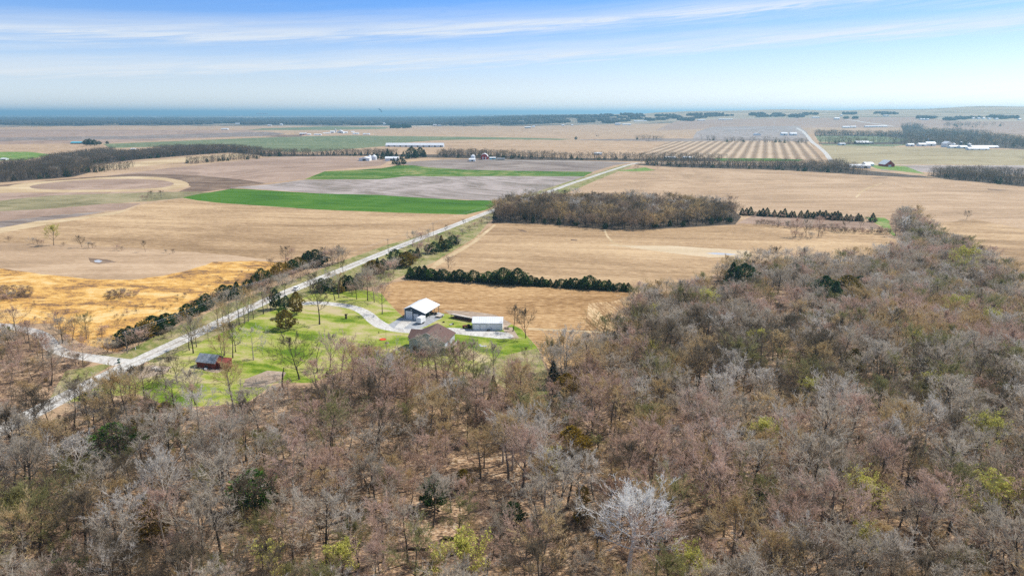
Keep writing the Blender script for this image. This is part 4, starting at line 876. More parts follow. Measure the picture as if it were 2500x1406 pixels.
A = [scatter(FRONT, 5.5, 1), scatter(LEFT, 8.0, 2), scatter(LEFT2, 10, 3)]
X, Y, Z, U, V = [np.concatenate([a[i] for a in A]) for i in range(5)]
keep = np.ones(X.shape, bool)
for c in CLEAR: keep &= ~inside(c, U, V)
keep = taken(X, Y, keep)
keep &= ~((U < 400) & (V > 905) & (V < 1125) & (rs.rand(len(X)) < .5)); keep &= ~inside([(120, 905), (330, 870), (420, 905), (300, 985), (180, 1000)], U, V)
# more open floor in the lower middle
openness = (np.sin(X/23 + 1.3)*np.cos(Y/19) > .35) & (V > 980); keep &= ~(openness & (rs.rand(len(X)) < .45))
keep &= rs.rand(len(X)) > np.where(V < 860, .02, np.where(V < 960, .06, .14))
X, Y, Z, U, V = [q[keep] for q in (X, Y, Z, U, V)]
nT = len(X)
pn = np.sin(X/31 + 2) + np.cos(Y/27 + X/60) + rs.normal(0, .9, nT)
palk = np.select([pn < -1.5, pn < -.4, pn < .5, pn < 1.1, pn < 1.9], [3, 0, 0, 1, 1], 2)          # grey, pink, tan, dark, pale
palk = np.where(rs.rand(nT) < .15, 4, palk); palk = np.where(rs.rand(nT) < .12, 2, palk); palk = np.where(rs.rand(nT) < .05, 3, palk); palk = np.where((rs.rand(nT) < .15) & (palk == 0), 1, palk)
palk = np.where(rs.rand(nT) < .05, 3, palk)
palk = np.where(rs.rand(nT) < .12, 5, palk)
PN = ['grey', 'pink', 'tan', 'dark', 'pale', 'bud']
shk = rs.randint(0, 8, nT); shk = np.where((V > 1000) & (rs.rand(nT) < .45), rs.choice([2, 5, 7], nT), shk)
Hh = np.where(V > 900, rs.uniform(7.0, 15.5, nT), rs.uniform(7.5, 13, nT))*np.where(rs.rand(nT) < .2, .7, 1)*np.where(V < 800, .86, 1)*np.where((U < 300) & (V < 900), .8, 1)
dep = Y*cP - (Z - CAMH)*sP
uc, vc = project(X, Y, Z + Hh*.62)
inframe = (uc > 5) & (uc < 2495) & (vc < 1395) & (vc > 0)
score = np.where(inframe, Hh/dep, 0)
order = np.argsort(-score)
NSEL = 298 - NB[0]
sel = order[:NSEL]
# keep crown overlap in mind only through size; labels come from the nearest landmark
recs = []
for i in sel:
    best = None
    for (nm_, lu, lv) in LM:
        d = math.hypot(uc[i] - lu, (vc[i] - lv)*1.3)
        if best is None or d < best[0]: best = (d, nm_, lu, lv)
    du, dv = uc[i] - best[2], vc[i] - best[3]
    if abs(du) > abs(dv)*1.1: dr = 'right of' if du > 0 else 'left of'
    else: dr = 'below' if dv > 0 else 'above'
    size = 'tall' if Hh[i] > 12.2 else ('low' if Hh[i] < 8.5 else 'mid-sized')
    recs.append([(PAL[PN[palk[i]]][2], size, dr, best[1]), best[0], i])
by = {}
for rc in recs: by.setdefault(rc[0], []).append(rc)
for key, lst in by.items():
    lst.sort(key=lambda q: q[1])
    for j, rc in enumerate(lst):
        i = rc[2]; colr, size, dr, lmk = key
        o_ = '' if len(lst) == 1 else ', %s nearest to it' % ordinal(j + 1) if j else ', nearest to it'
        lab_ = '%s %s bare tree in the woods, %s the %s%s' % (size, colr, dr, lmk, o_)
        if len(lab_.split()) > 16: lab_ = lab_.replace(' in the woods', '')
        plant('bare_tree', 'tree', 'bare', int(shk[i]), PN[palk[i]], float(X[i]), float(Y[i]), float(Hh[i]), lab_, 'bare trees of the front woods', wide=1.12)
NB[0] += len(sel)
rest = order[NSEL:]
keys = [('bare', k, p) for p in PN for k in range(8)]
coll = protos(keys)
hs = Hh[rest]/np.array([shp[k]['h'] for k in shk[rest]])
mass('woodland', 'leafless grey and pinkish woods filling the right and lower part', np.c_[X, Y, Z][rest], palk[rest]*8 + shk[rest], rs.uniform(0, 6.28, len(rest)), np.c_[hs*1.15, hs*1.15, hs], coll)
print('trees', nT, 'bare singles', NB[0])
# understorey brush
A = [scatter(FRONT, 4.6, 5), scatter(LEFT, 4.4, 6), scatter(LEFT2, 5, 7)]
bx_, by_, bz_, bu_, bv_ = [np.concatenate([a[i] for a in A]) for i in range(5)]
k = rs.rand(len(bx_)) < .8
for c in CLEAR: k &= ~inside(c, bu_, bv_)
bx_, by_, bz_ = bx_[k], by_[k], bz_[k]; nb = len(bx_)
c2 = protos([('shrub', 0, 'brush'), ('shrub', 1, 'tan'), ('shrub', 0, 'pink'), ('shrub', 1, 'grey'), ('cedar', 1, 'bronze'), ('shrub', 0, 'tan')])
s = rs.uniform(.35, 1.35, nb); ix = rs.choice([0, 1, 2, 3, 4, 5], nb, p=[.27, .17, .2, .17, .02, .17]); s = np.where(ix == 4, s*.45, s)
mass('underbrush', 'leafless brush and saplings on the woodland floor', np.c_[bx_, by_, bz_], ix, rs.uniform(0, 6.28, nb), np.c_[s*1.1, s*1.1, s*rs.uniform(.7, 1.3, nb)], c2)

def wood(name, label, poly, cell, seed, coll, probs, smin, smax, wide=1.0, keepf=1.0, gap=2.0):
    x, y, z, u, v = scatter(poly, cell, seed); q = np.random.RandomState(seed)
    k = (q.rand(len(x)) < keepf) & (np.sin(x/61 + seed)*np.cos(y/83 + x/140) < gap); x, y, z = x[k], y[k], z[k]; m = len(x)
    if not m: return
    ss = q.uniform(smin, smax, m); mass(name, label, np.c_[x, y, z], q.choice(len(probs), m, p=np.array(probs)/sum(probs)), q.uniform(0, 6.28, m), np.c_[ss*wide, ss*wide, ss], coll); print(name, m)
cw = protos([('bare', 0, 'dark'), ('bare', 1, 'tan'), ('bare', 4, 'grey'), ('bare', 6, 'dark'), ('bare', 3, 'brush'), ('bare', 1, 'brush'), ('cedar', 2, 'green'), ('cedar', 0, 'green'), ('bare', 2, 'pale')])
wood('woodlot', 'dense dark woodlot between the stubble fields', [(1205, 545), (1212, 518), (1240, 508), (1300, 500), (1420, 500), (1550, 502), (1700, 508), (1790, 520), (1805, 532), (1790, 545), (1700, 552), (1600, 560), (1540, 564), (1420, 556), (1320, 546), (1250, 541)], 6.0, 21, cw, [3, 3, 1, 2.5, 3.5, 3, 1.6, 1.2, .7], .52, 1.05, 1.2)
cf = protos([('fbare', 0, 'dark'), ('fbare', 1, 'dark'), ('fbare', 2, 'brush'), ('fbare', 3, 'grey'), ('fever', 0, 'green'), ('fbare', 1, 'tan')])
PB = [6, 6, 2, .5, 1.4, .2]
for nm_, lab, poly, cell, lo, hi, kf in (
    ('creek_woods', 'dark leafless woods along the creek at far left', [(-400, 420), (0, 410), (95, 403), (130, 390), (250, 374), (430, 366), (560, 365), (640, 373), (640, 380), (560, 374), (470, 380), (330, 391), (215, 404), (225, 420), (180, 432), (110, 438), (0, 446), (-400, 470)], 9, .9, 1.25, .95),
    ('field_hedgerow', 'row of dark trees below the pale grass strip at left', [(215, 412), (300, 409), (470, 396), (632, 383), (634, 388), (480, 401), (320, 415), (230, 423)], 8, .7, 1.0, .8),
    ('creek_treeline', 'leafless treeline crossing the middle distance', [(630, 373), (760, 378), (900, 376), (1100, 377), (1240, 380), (1380, 386), (1560, 388), (1740, 387), (1765, 394), (1560, 394), (1240, 389), (1050, 385), (900, 381), (640, 383)], 10, .8, 1.15, .95),
    ('roadside_treeline', 'dark trees along the cross road at right', [(1545, 398), (1700, 401), (1850, 404), (2060, 403), (2075, 412), (2150, 420), (2255, 430), (2290, 436), (2150, 430), (1950, 418), (1850, 414), (1660, 409), (1560, 403)], 8, .6, 1.0, .95),
    ('field_treeline', 'dark leafless trees bordering the far right fields', [(2262, 428), (2340, 424), (2420, 426), (2500, 432), (2900, 455), (2900, 490), (2500, 456), (2400, 446), (2310, 438)], 8, .7, 1.2, .95),
    ('valley_woods', 'wide bluish leafless woods in the right distance', [(1990, 326), (2100, 328), (2205, 328), (2200, 308), (2245, 306), (2262, 318), (2330, 320), (2400, 327), (2480, 341), (2900, 360), (2900, 384), (2500, 365), (2440, 362), (2300, 356), (2200, 353), (2060, 354), (2000, 353), (1998, 348), (2190, 347), (2220, 340), (2150, 334), (1990, 333)], 22, 1.0, 1.6, .95),
    ('distant_grove', 'long dark grove on the right plain', [(2298, 306), (2330, 304), (2400, 305), (2452, 308), (2452, 312), (2380, 312), (2310, 310)], 26, 1.1, 1.6, .95),
    ('distant_grove', 'thin tree belt left of the far straight road', [(1770, 344), (1830, 346), (1974, 348), (1976, 352), (1830, 350), (1770, 347)], 16, .8, 1.3, .6),
    ('distant_grove', 'sparse grove on the far plain below the grey field', [(1548, 339), (1619, 340), (1619, 343), (1548, 342)], 16, .8, 1.2, .7),
    ('distant_grove', 'loose row of trees beside the striped field', [(1665, 340), (1752, 341), (1752, 344), (1665, 343)], 18, .9, 1.5, .5),
    ('distant_grove', 'broken row of small trees in the central far fields', [(1412, 331), (1462, 332), (1462, 335), (1412, 334)], 20, .8, 1.3, .6)):
    wood(nm_, lab, poly, cell*.85, 31 + len(lab), cf, PB, lo*.72, hi*.78, 1.3, kf, .62)
cs_ = protos([('shrub', 0, 'brush'), ('shrub', 1, 'dark'), ('shrub', 1, 'pink')])
for poly, lab, lo, hi, cell, kf in (([(-60, 712), (20, 702), (80, 706), (84, 722), (40, 736), (-60, 745)], 'dark brown scrub patch at the left of the golden grass', .35, .6, 2.0, .9),
        ([(252, 722), (290, 711), (340, 714), (335, 726), (280, 736), (258, 732)], 'dark brown scrub patch in the middle of the golden grass', .35, .6, 2.0, .9),
        ([(400, 735), (520, 690), (620, 650), (700, 645), (700, 655), (600, 700), (540, 730), (440, 775), (330, 815), (270, 780), (260, 745), (330, 740)], 'thin brown scrub over the lower golden grass', .25, .6, 5.0, .6),
        ([(0, 740), (120, 735), (240, 760), (240, 800), (120, 785), (0, 775)], 'scattered brown scrub above the side road', .25, .55, 6.0, .5)):
    wood('scrub', lab, poly, cell, len(lab), cs_, [3, 2, 2], lo, hi, 1.3, kf)
wood('hedge', 'low brushy hedge along the narrow field at right', [(1845, 543), (1950, 553), (2060, 562), (2180, 569), (2182, 575), (2060, 570), (1950, 561), (1845, 549)], 2.6, 77, cs_, [3, 1, 2], .35, .95, 1.2, .8)
wood('hedge', 'leafless brush among the far row of small evergreens', [(1808, 523), (1950, 530), (2140, 540), (2142, 546), (1950, 537), (1808, 528)], 3.4, 78, cs_, [3, 1, 2], .35, 1.1, 1.2, .35)
ce = protos([('fever', 0, 'green'), ('fever', 0, 'spruce'), ('fbare', 0, 'dark')])
wood('distant_evergreens', 'dark evergreen block on the far plain near white barns', [(951, 310), (1000, 309), (1007, 313), (953, 314)], 22, 41, ce, [4, 3, .1], 1.3, 1.9)
cb = protos([('blob', k, None) for k in range(3)])
wood('far_woods', 'blue far-off woods below the horizon', [(-400, 287), (600, 290), (1000, 288), (1300, 286), (1600, 281), (1900, 280), (2250, 275), (2290, 277), (2000, 285), (1800, 288), (1640, 297), (1500, 300), (1240, 305), (1000, 307), (640, 305), (300, 305), (0, 307), (-400, 308)], 135, 51, cb, [1, 1, 1], .7, 1.2, 1.0, .85, .25)
wood('far_woods', 'bluish woods around the small town at far right', [(2240, 287), (2330, 283), (2420, 284), (2490, 292), (2480, 296), (2380, 294), (2270, 295)], 130, 53, cb, [1, 1, 1], .8, 1.1, 1.0, .8)
for k, (a, b_, c_) in enumerate([(921, 386, 1), (934, 387, 1), (947, 384, 1), (957, 384, 1), (968, 389, 1), (980, 388, 2), (994, 386, 1), (1005, 384, 0), (1014, 384, 1), (1026, 382, 0), (1036, 382, 1), (985, 381, 1), (962, 399, 1), (972, 401, 1), (985, 400, 0)]):
    base_tree(a, b_+3, (16, 19, 14)[k % 3] + (8 if k in (2, 7, 8, 9) else 0), 'cedar', 2 if c_ else 0, 'green', 'dark evergreen at the far central farmstead, %s from the left' % ordinal(sorted([921,934,947,957,968,980,994,1005,1014,1026,1036,985,962,972,985]).index(a) + 1 + (k == 14)), group='evergreens at the central farmstead', wide=1.3)

# ------------------------------------------------------------------ building helpers
class MB:
    def __init__(s): s.V, s.F = [], []
    def box(s, x0, x1, y0, y1, z0, z1):
        b = len(s.V); s.V += [(x, y, z) for z in (z0, z1) for x, y in ((x0, y0), (x1, y0), (x1, y1), (x0, y1))]
        s.F += [(b+3, b+2, b+1, b), (b+4, b+5, b+6, b+7), (b, b+1, b+5, b+4), (b+1, b+2, b+6, b+5), (b+2, b+3, b+7, b+6), (b+3, b, b+4, b+7)]; return s
    def prism(s, pts, t0, t1, axis='y'):
        """cross-section points (s, z) swept from t0 to t1 along the axis"""
        n = len(pts); b = len(s.V)
        for t in (t0, t1):
            for a, z in pts: s.V.append((a, t, z) if axis == 'y' else (t, a, z))
        s.F += [tuple(b+i for i in range(n)), tuple(b+n+i for i in reversed(range(n)))]
        for i in range(n): j = (i+1) % n; s.F.append((b+j, b+i, b+n+i, b+n+j))
        return s
    def cyl(s, x, y, z0, z1, r0, r1=None, n=12, axis='z', cap=True):
        r1 = r0 if r1 is None else r1; b = len(s.V)
        for z, r_ in ((z0, r0), (z1, r1)):
            for i in range(n):
                t = 2*math.pi*i/n; c_, s_ = r_*math.cos(t), r_*math.sin(t)
                s.V.append((x + c_, y + s_, z) if axis == 'z' else ((z, y + c_, x + s_) if axis == 'x' else (x + c_, z, y + s_)))
        for i in range(n): j = (i+1) % n; s.F.append((b+i, b+j, b+n+j, b+n+i))
        if cap: s.F += [tuple(b+i for i in reversed(range(n))), tuple(b+n+i for i in range(n))]
        return s
    def done(s, name, m, parent=None, smooth=False): return mesh_obj(name, s.V, s.F, M[m] if isinstance(m, str) else m, parent, smooth)
def roof_slabs(mb, sec, t0, t1, axis, th=.14, over=.35):
    """two or more thin slabs over the upper outline (s, z) of a section"""
    for i in range(len(sec)-1):
        (a, za), (c, zc) = sec[i], sec[i+1]; L = math.hypot(c-a, zc-za); ux, uz = (c-a)/L, (zc-za)/L
        a2, za2, c2, zc2 = a, za, c, zc
        if i == 0: a2, za2 = a - ux*over, za - uz*over
        if i == len(sec)-2: c2, zc2 = c + ux*over, zc + uz*over
        mb.prism([(a2, za2+.02), (c2, zc2+.02), (c2, zc2+.02+th), (a2, za2+.02+th)], t0-over, t1+over, axis)
def frame_at(u0, v0, u1, v1, z=0.0):
    """origin and heading of a wall seen from (u0,v0) to (u1,v1) in the picture at height z"""
    a, b = P(u0, v0, z), P(u1, v1, z); return a, math.atan2(b[1]-a[1], b[0]-a[0]), math.hypot(b[0]-a[0], b[1]-a[1])

# ---- dark blue barn with the white roof
(bx0, by0) = P(988, 777.5); BY = R(-19)
barn = empty('pole_barn', (bx0, by0, 0), BY, 'dark blue metal barn with white roof and an open lean-to at its right', 'barn')
wl, wfull, dpt = 6.3, 9.7, 14.0; pk, e1_, pz, e2_ = 3.3, 4.3, 5.5, 3.2
zl = pz - (pz-e2_)*(wl-pk)/(wfull-pk)
MB().prism([(0, 0), (wl, 0), (wl, zl), (pk, pz), (0, e1_)], 0.05, dpt, 'y').done('wall', 'navy', barn)
MB().prism([(wl+.01, 0), (wfull, 0), (wfull, e2_), (wl+.01, zl)], 0.05, .2, 'y').done('front_panel', 'navy', barn)
rb = MB(); roof_slabs(rb, [(0, e1_), (pk, pz), (wfull, e2_)], 0, dpt, 'y'); rb.done('roof', 'white_metal', barn)
for (a, b_, hh) in ((.55, 3.75, 3.5), (4.25, 6.55, 2.5)):
    d = MB().box(a, b_, -.05, .045, .02, hh).done('garage_door', 'door_white', barn)
    g = MB()
    for q in range(1, 4): g.box(a+.05, b_-.05, -.062, -.052, hh*q/4-.02, hh*q/4+.02)
    g.done('door_seam', 'steel', d)
d = MB().box(7.0, 7.95, -.02, .045, .02, 2.1).done('entry_door', 'trim_white', barn); MB().box(7.15, 7.8, -.03, -.022, 1.1, 1.9).done('window', 'glass', d)
MB().box(3.15, 3.5, -.1, .045, 4.0, 4.35).done('gable_lamp', 'trim_white', barn)
MB().box(0, .12, -.03, .045, 0, e1_).done('corner_trim', 'trim_white', barn)
for y_ in (.3, 4.8, 9.3, 13.8):
    MB().box(wfull-.25, wfull-.05, y_-.1, y_+.1, 0, e2_).done('post', 'wood_old' if y_ > 1 else 'trim_white', barn)
MB().box(wfull-.25, wfull-.03, 0.2, 13.9, e2_-.32, e2_-.02).done('eave_beam', 'wood_old', barn)
def local(o, yaw, x, y): return o[0] + x*math.cos(yaw) - y*math.sin(yaw), o[1] + x*math.sin(yaw) + y*math.cos(yaw)
def tractor(x, y, rz, m, label, s=1.0):
    t = empty('tractor', (x, y, 0), rz, label, 'tractor'); t.scale = (s, s, s)
    MB().box(-.35, .35, .2, 2.0, .75, 1.35).done('hood', m, t); MB().box(-.55, .55, -1.1, .2, .7, 1.15).done('body', m, t)
    MB().box(-.28, .28, -.75, -.3, 1.15, 1.5).done('seat', 'rubber', t); MB().cyl(.0, .95, 1.35, 2.0, .04, n=6).done('exhaust', 'darkmetal', t)
    MB().cyl(0, 0, 0, .5, .02, n=5).done('steering_wheel', 'darkmetal', t).location = (0, .0, 1.15)
    for sx in (-1, 1):
        MB().cyl(.72, -.75, sx*.75-.18, sx*.75+.18, .72, axis='x', n=14).done('rear_wheel', 'rubber', t)
        MB().cyl(.38, 1.55, sx*.6-.12, sx*.6+.12, .38, axis='x', n=12).done('front_wheel', 'rubber', t)
    return t
x_, y_ = local((bx0, by0), BY, 8.1, 8.0); tractor(x_, y_, BY+2.8, 'green_paint', 'dark green tractor parked under the open lean-to of the blue barn')
# utility trailer and tank beside the barn
x_, y_ = P(1074, 773); ft = empty('flatbed_trailer', (x_, y_, 0), R(-15), 'pale flatbed trailer on the gravel right of the blue barn', 'trailer')
MB().box(-1.2, 1.2, -2, 2, .55, .7).done('bed', 'stone', ft); MB().box(-.9, .9, 2.0, 2.2, .5, .62).done('tongue', 'darkmetal', ft)
for sx in (-1, 1): MB().cyl(.33, -.5, sx*1.3-.1, sx*1.3+.1, .33, axis='x', n=12).done('wheel', 'rubber', ft)
MB().box(-1.2, -1.1, -2, 2, .7, 1.0).box(1.1, 1.2, -2, 2, .7, 1.0).done('rail', 'steel', ft)
x_, y_ = P(1064, 768); bt = empty('garden_tractor', (x_, y_, 0), .4, 'small dark machine between the barn posts and the flatbed trailer', 'machine')
MB().box(-.45, .45, -.8, .8, .35, .8).done('body', 'darkmetal', bt); MB().box(-.2, .2, -.5, 0, .8, 1.15).done('seat', 'rubber', bt)
for sx in (-1, 1):
    for sy in (-.55, .55): MB().cyl(.26, sy, sx*.5-.1, sx*.5+.1, .26, axis='x', n=10).done('wheel', 'rubber', bt)
# white enclosed trailer
x_, y_ = P(1028, 789); tr = empty('cargo_trailer', (x_, y_, 0), R(-24), 'white enclosed cargo trailer parked in front of the blue barn', 'trailer')
MB().prism([(-1.1, .55), (1.1, .55), (1.1, 2.75), (.9, 2.85), (-.9, 2.85), (-1.1, 2.75)], -1.9, 1.9, 'y').done('body', 'door_white', tr)
MB().prism([(-.9, .6), (.9, .6), (.3, .6)], 0, 0, 'y') 
MB().box(-1.12, 1.12, -1.92, 1.92, .42, .545).done('frame', 'darkmetal', tr)
MB().box(-1.0, 1.0, -1.96, -1.905, .65, 2.65).done('ramp_door', 'trim_white', tr)
MB().box(1.105, 1.13, .6, 1.35, .8, 2.3).done('side_door', 'trim_white', tr)
for sx in (-1, 1):
    for sy in (-.4, .4): MB().cyl(.35, sy, sx*1.0-.12, sx*1.0+.12, .35, axis='x', n=12).done('wheel', 'rubber', tr)
    MB().box(sx*1.12-.14, sx*1.12+.14, -.85, .85, .72, .78).done('fender', 'steel', tr)
MB().prism([(-.6, .45), (.6, .45), (.08, .5)], 1.9, 3.0, 'y').done('tongue', 'darkmetal', tr)

# ---- white shed
(wx, wy) = P(1153.5, 806); WY = R(-1.5)
shed = empty('white_shed', (wx, wy, 0), WY, 'long white metal shed with two sliding doors at the end of the drive', 'shed')
Lw = 12.1; dw = 7.6
MB().prism([(0, 0), (dw, 0), (dw, 3.0), (dw/2, 4.5), (0, 3.0)], 0, Lw, 'x').done('wall', 'white_wall', shed)
rb = MB(); roof_slabs(rb, [(0, 3.0), (dw/2, 4.5), (dw, 3.0)], 0, Lw, 'x', over=.25); rb.done('roof', 'white_metal', shed)
for a in (.45, 3.3):
    d = MB().box(a, a+2.45, -.07, -.01, .05, 2.55).done('sliding_door', 'white_wall', shed)
    MB().box(a, a+2.45, -.09, -.075, 2.5, 2.58).box(a-.02, a+.05, -.09, -.075, .05, 2.5).box(a+2.4, a+2.47, -.09, -.075, .05, 2.5).done('door_frame', 'steel', d)
MB().box(-.02, Lw+.02, -.14, -.03, 2.85, 3.0).done('gutter', 'steel', shed)
for a in (0, Lw-.1): MB().box(a, a+.1, -.08, -.01, 0, 2.85).done('corner_trim', 'steel', shed)
x_, y_ = local((wx, wy), WY, 6.6, -.9); q = empty('cart', (x_, y_, 0), .3, 'small dark cart in front of the white shed wall', 'cart')
MB().box(-.5, .5, -.3, .3, .3, .6).done('tray', 'darkmetal', q)
for sx in (-1, 1): MB().cyl(.25, 0, sx*.55-.05, sx*.55+.05, .25, axis='x', n=10).done('wheel', 'rubber', q)
x_, y_ = local((wx, wy), WY, 7.6, -.6); q = empty('hydrant', (x_, y_, 0), 0, 'thin upright water hydrant at the white shed wall', 'hydrant')
MB().cyl(0, 0, 0, 1.1, .05, n=8).done('pipe', 'darkmetal', q); MB().box(-.04, .3, -.04, .04, .95, 1.1).done('handle', 'darkmetal', q)
x_, y_ = P(1141, 801); tractor(x_, y_, 1.9, 'tractor_red', 'rusty red tractor parked at the left end of the white shed')
x_, y_ = P(1236, 803); q = empty('farm_implement', (x_, y_, 0), 0, 'dark farm implement leaning behind the right end of the white shed', 'farm implement')
MB().box(-.9, .9, -.1, .1, .6, .75).done('beam', 'darkmetal', q)
for a in (-.8, -.3, .2, .7): MB().prism([(a, .6), (a+.1, .6), (a+.5, -.02), (a+.4, -.02)], -.5, .5, 'y').done('tine', 'darkmetal', q)
MB().cyl(.4, .3, -.6, -.45, .4, axis='x', n=12).done('wheel', 'rubber', q)
# junk pile on the grass
x_, y_ = P(1103, 793); q = empty('junk_pile', (x_, y_, 0), .5, 'little heap of white scrap on the grass between barn and shed', 'scrap')
MB().box(-.9, .1, -.4, .3, .02, .4).done('white_panel', 'door_white', q); MB().box(.2, .8, -.3, .5, .0, .55).done('dark_crate', 'darkmetal', q); MB().prism([(-.5, .4), (.6, .7), (.6, .78), (-.5, .48)], -.1, .2, 'y').done('board', 'stone', q)
x_, y_ = P(1083, 787); q = empty('fire_ring', (x_, y_, 0), 0, 'small black ring on the grass left of the scrap heap', 'fire ring'); MB().cyl(0, 0, 0, .3, .45, .5, n=12, cap=False).cyl(0, 0, .0, .05, .44, n=12).done('ring', 'darkmetal', q)
# ---- low open feed shelter
(sx0, sy0) = P(1101.5, 776); (sx1, sy1) = P(1152, 786); SY = math.atan2(sy1-sy0, sx1-sx0); SL = math.hypot(sx1-sx0, sy1-sy0) + .4
fs = empty('open_shelter', (sx0, sy0, 0), SY, 'long low open-fronted shelter with a flat roof behind the white shed', 'shelter')
MB().prism([(-.2, 1.65), (2.2, 1.35), (2.2, 1.45), (-.2, 1.75)], -.2, SL+.2, 'x').done('roof', 'stone', fs)
MB().box(0, SL, 2.0, 2.1, 0, 1.33).done('back_wall', 'stone', fs); MB().box(0, SL, -.08, .04, 1.42, 1.62).done('fascia', 'darkmetal', fs)
MB().box(0, SL, .5, 1.4, 0, .35).done('feed_trough', 'tractor_red', fs)
for i in range(5): MB().box(SL*i/4-.08, SL*i/4+.08, -.1, .06, 0, 1.42).done('post', 'wood_dark', fs)

# ---- farmhouse
(hx, hy) = P(999, 829, 5.0); HY = R(-13.5); HWd, HD = 13.6, 11.4
house = empty('farmhouse', (hx, hy, 0), HY, 'grey-sided farmhouse with brown shingle roof and brick basement', 'house')
MB().box(.05, HWd-.05, .05, HD-.05, -.4, 2.3).done('basement_wall', 'siding', house); MB().box(HWd-.045, HWd+.02, .3, HD-.1, -.3, 2.28).done('brick_facing', 'brick', house)
MB().prism([(0, 2.31), (HWd, 2.31), (HWd, 5.0), (HWd/2, 8.0), (0, 5.0)], 0, HD, 'y').done('wall', 'siding', house)
rb = MB(); roof_slabs(rb, [(0, 5.0), (HWd/2, 8.0), (HWd, 5.0)], 0, HD, 'y', .16, .45); rb.done('roof', 'shingle', house)
tb = MB(); roof_slabs(tb, [(0, 4.82), (HWd/2, 7.82), (HWd, 4.82)], -.08, -.45+.0, 'y', .17, .0)
tb = MB()
for (a, za, c, zc) in ((-.43, 4.72, HWd/2, 7.98), (HWd/2, 7.98, HWd+.43, 4.72)): tb.prism([(a, za), (c, zc), (c, zc+.2), (a, za+.2)], -.52, -.455, 'y')
tb.done('rake_trim', 'trim_white', house)
# cross wing to the left back
MB().prism([(3.6, 0), (10.8, 0), (10.8, 4.6), (7.2, 6.6), (3.6, 4.6)], -1.6, -.01, 'x').done('wing_wall', 'siding', house)
rb = MB(); roof_slabs(rb, [(3.6, 4.6), (7.2, 6.6), (10.8, 4.6)], -1.6, 4.6, 'x', .16, .4); rb.done('wing_roof', 'shingle', house)
for (a, b_, z0, z1) in ((3.2, 4.2, .8, 1.9), (9.9, 11.0, .8, 1.9)):
    q = MB().box(a, b_, -.06, -.005, z0, z1).done('window', 'glass', house); MB().box(a-.1, b_+.1, -.09, -.065, z1, z1+.1).box(a-.1, b_+.1, -.09, -.065, z0-.1, z0).box(a-.1, a, -.09, -.065, z0, z1).box(b_, b_+.1, -.09, -.065, z0, z1).done('frame', 'trim_white', q)
MB().box(HWd+.01, HWd+2.4, 1.0, 7.5, 2.25, 2.4).done('deck', 'wood_old', house)
rl = MB().box(HWd+2.3, HWd+2.38, 1.0, 7.5, 3.3, 3.4).box(HWd+.05, HWd+2.3, 1.0, 1.08, 3.3, 3.4)
for i in range(22): rl.box(HWd+2.3, HWd+2.37, 1.0+i*.3, 1.08+i*.3, 2.4, 3.3)
for i in range(7): rl.box(HWd+.1+i*.32, HWd+.18+i*.32, 1.0, 1.07, 2.4, 3.3)
rl.done('deck_railing', 'trim_white', house)
for y_ in (1.1, 4.2, 7.3): MB().box(HWd+2.2, HWd+2.36, y_, y_+.16, -.2, 2.25).done('deck_post', 'trim_white', house)
q = MB().box(HWd+.005, HWd+.06, 3.2, 5.4, 2.45, 4.5).done('patio_door', 'glass', house); MB().box(HWd+.065, HWd+.1, 3.1, 3.2, 2.45, 4.6).box(HWd+.065, HWd+.1, 5.4, 5.5, 2.45, 4.6).box(HWd+.065, HWd+.1, 4.25, 4.35, 2.45, 4.6).done('frame', 'trim_white', q)
MB().cyl(9.2, 8.4, 6.4, 7.6, .12, n=8).done('vent_pipe', 'darkmetal', house)
# white boat-like items in the yard
for (u, v, L, lab) in ((1180, 846, 2.6, 'long white object on the grass right of the farmhouse'), (1172, 843, .9, 'short white tub left of the long white object')):
    x_, y_ = P(u, v); q = empty('yard_tank', (x_, y_, 0), .1, lab, 'tank'); MB().cyl(0, .3, -L/2, L/2, .32, axis='x', n=12).done('shell', 'door_white', q); MB().box(-L*.3, L*.3, -.3, .3, 0, .08).done('skid', 'steel', q)

# ---- red shed
(rx, ry) = P(480.5, 896.5); RY = R(-15)
rs_ = empty('red_shed', (rx, ry, 0), RY, 'weathered red shed with grey tin roof on the lawn by the road', 'shed')
MB().prism([(0, 0), (5.0, 0), (5.0, 2.4), (2.5, 4.3), (0, 2.2)], 0, 7.4, 'x').done('wall', 'red_board', rs_)
rb = MB(); roof_slabs(rb, [(0, 2.2), (2.5, 4.3), (5.0, 2.4)], 0, 7.4, 'x', .08, .3); rb.done('roof', 'rust_tin', rs_)
MB().prism([(1.0, 0), (4.8, 0), (4.8, 2.5), (1.0, 2.0)], 7.42, 10.6, 'x').done('lean_to_wall', 'red_board', rs_)
MB().prism([(.8, 2.03), (5.0, 2.58), (5.0, 2.66), (.8, 2.11)], 7.45, 10.8, 'x').done('lean_to_roof', 'red_board', rs_)
for i in range(24): MB().box(.12+i*.3, .36+i*.3, -.05, -.005, .9 if i < 14 and i % 5 else .02, 2.12).done('board', 'red_board', rs_)
for i in range(13):
    a = .15+i*.35; zt = 2.2 + (a/2.5*2.1 if a < 2.5 else (5-a)/2.5*1.9+.2) - .25; MB().box(7.405, 7.45, a, a+.28, .02, zt if a < 1 else min(zt, 3.9)).done('board', 'red_board', rs_)
MB().box(3.2, 4.6, -.06, -.052, .15, 1.0).done('dark_opening', 'darkmetal', rs_)
x_, y_ = local((rx, ry), RY, 4.6, -1.2); q = empty('white_tub', (x_, y_, 0), .2, 'small white tub in front of the red shed', 'tub'); MB().cyl(0, 0, 0, .45, .4, .5, n=12).done('body', 'door_white', q); MB().cyl(0, 0, .45, .5, .52, n=12).done('rim', 'door_white', q)

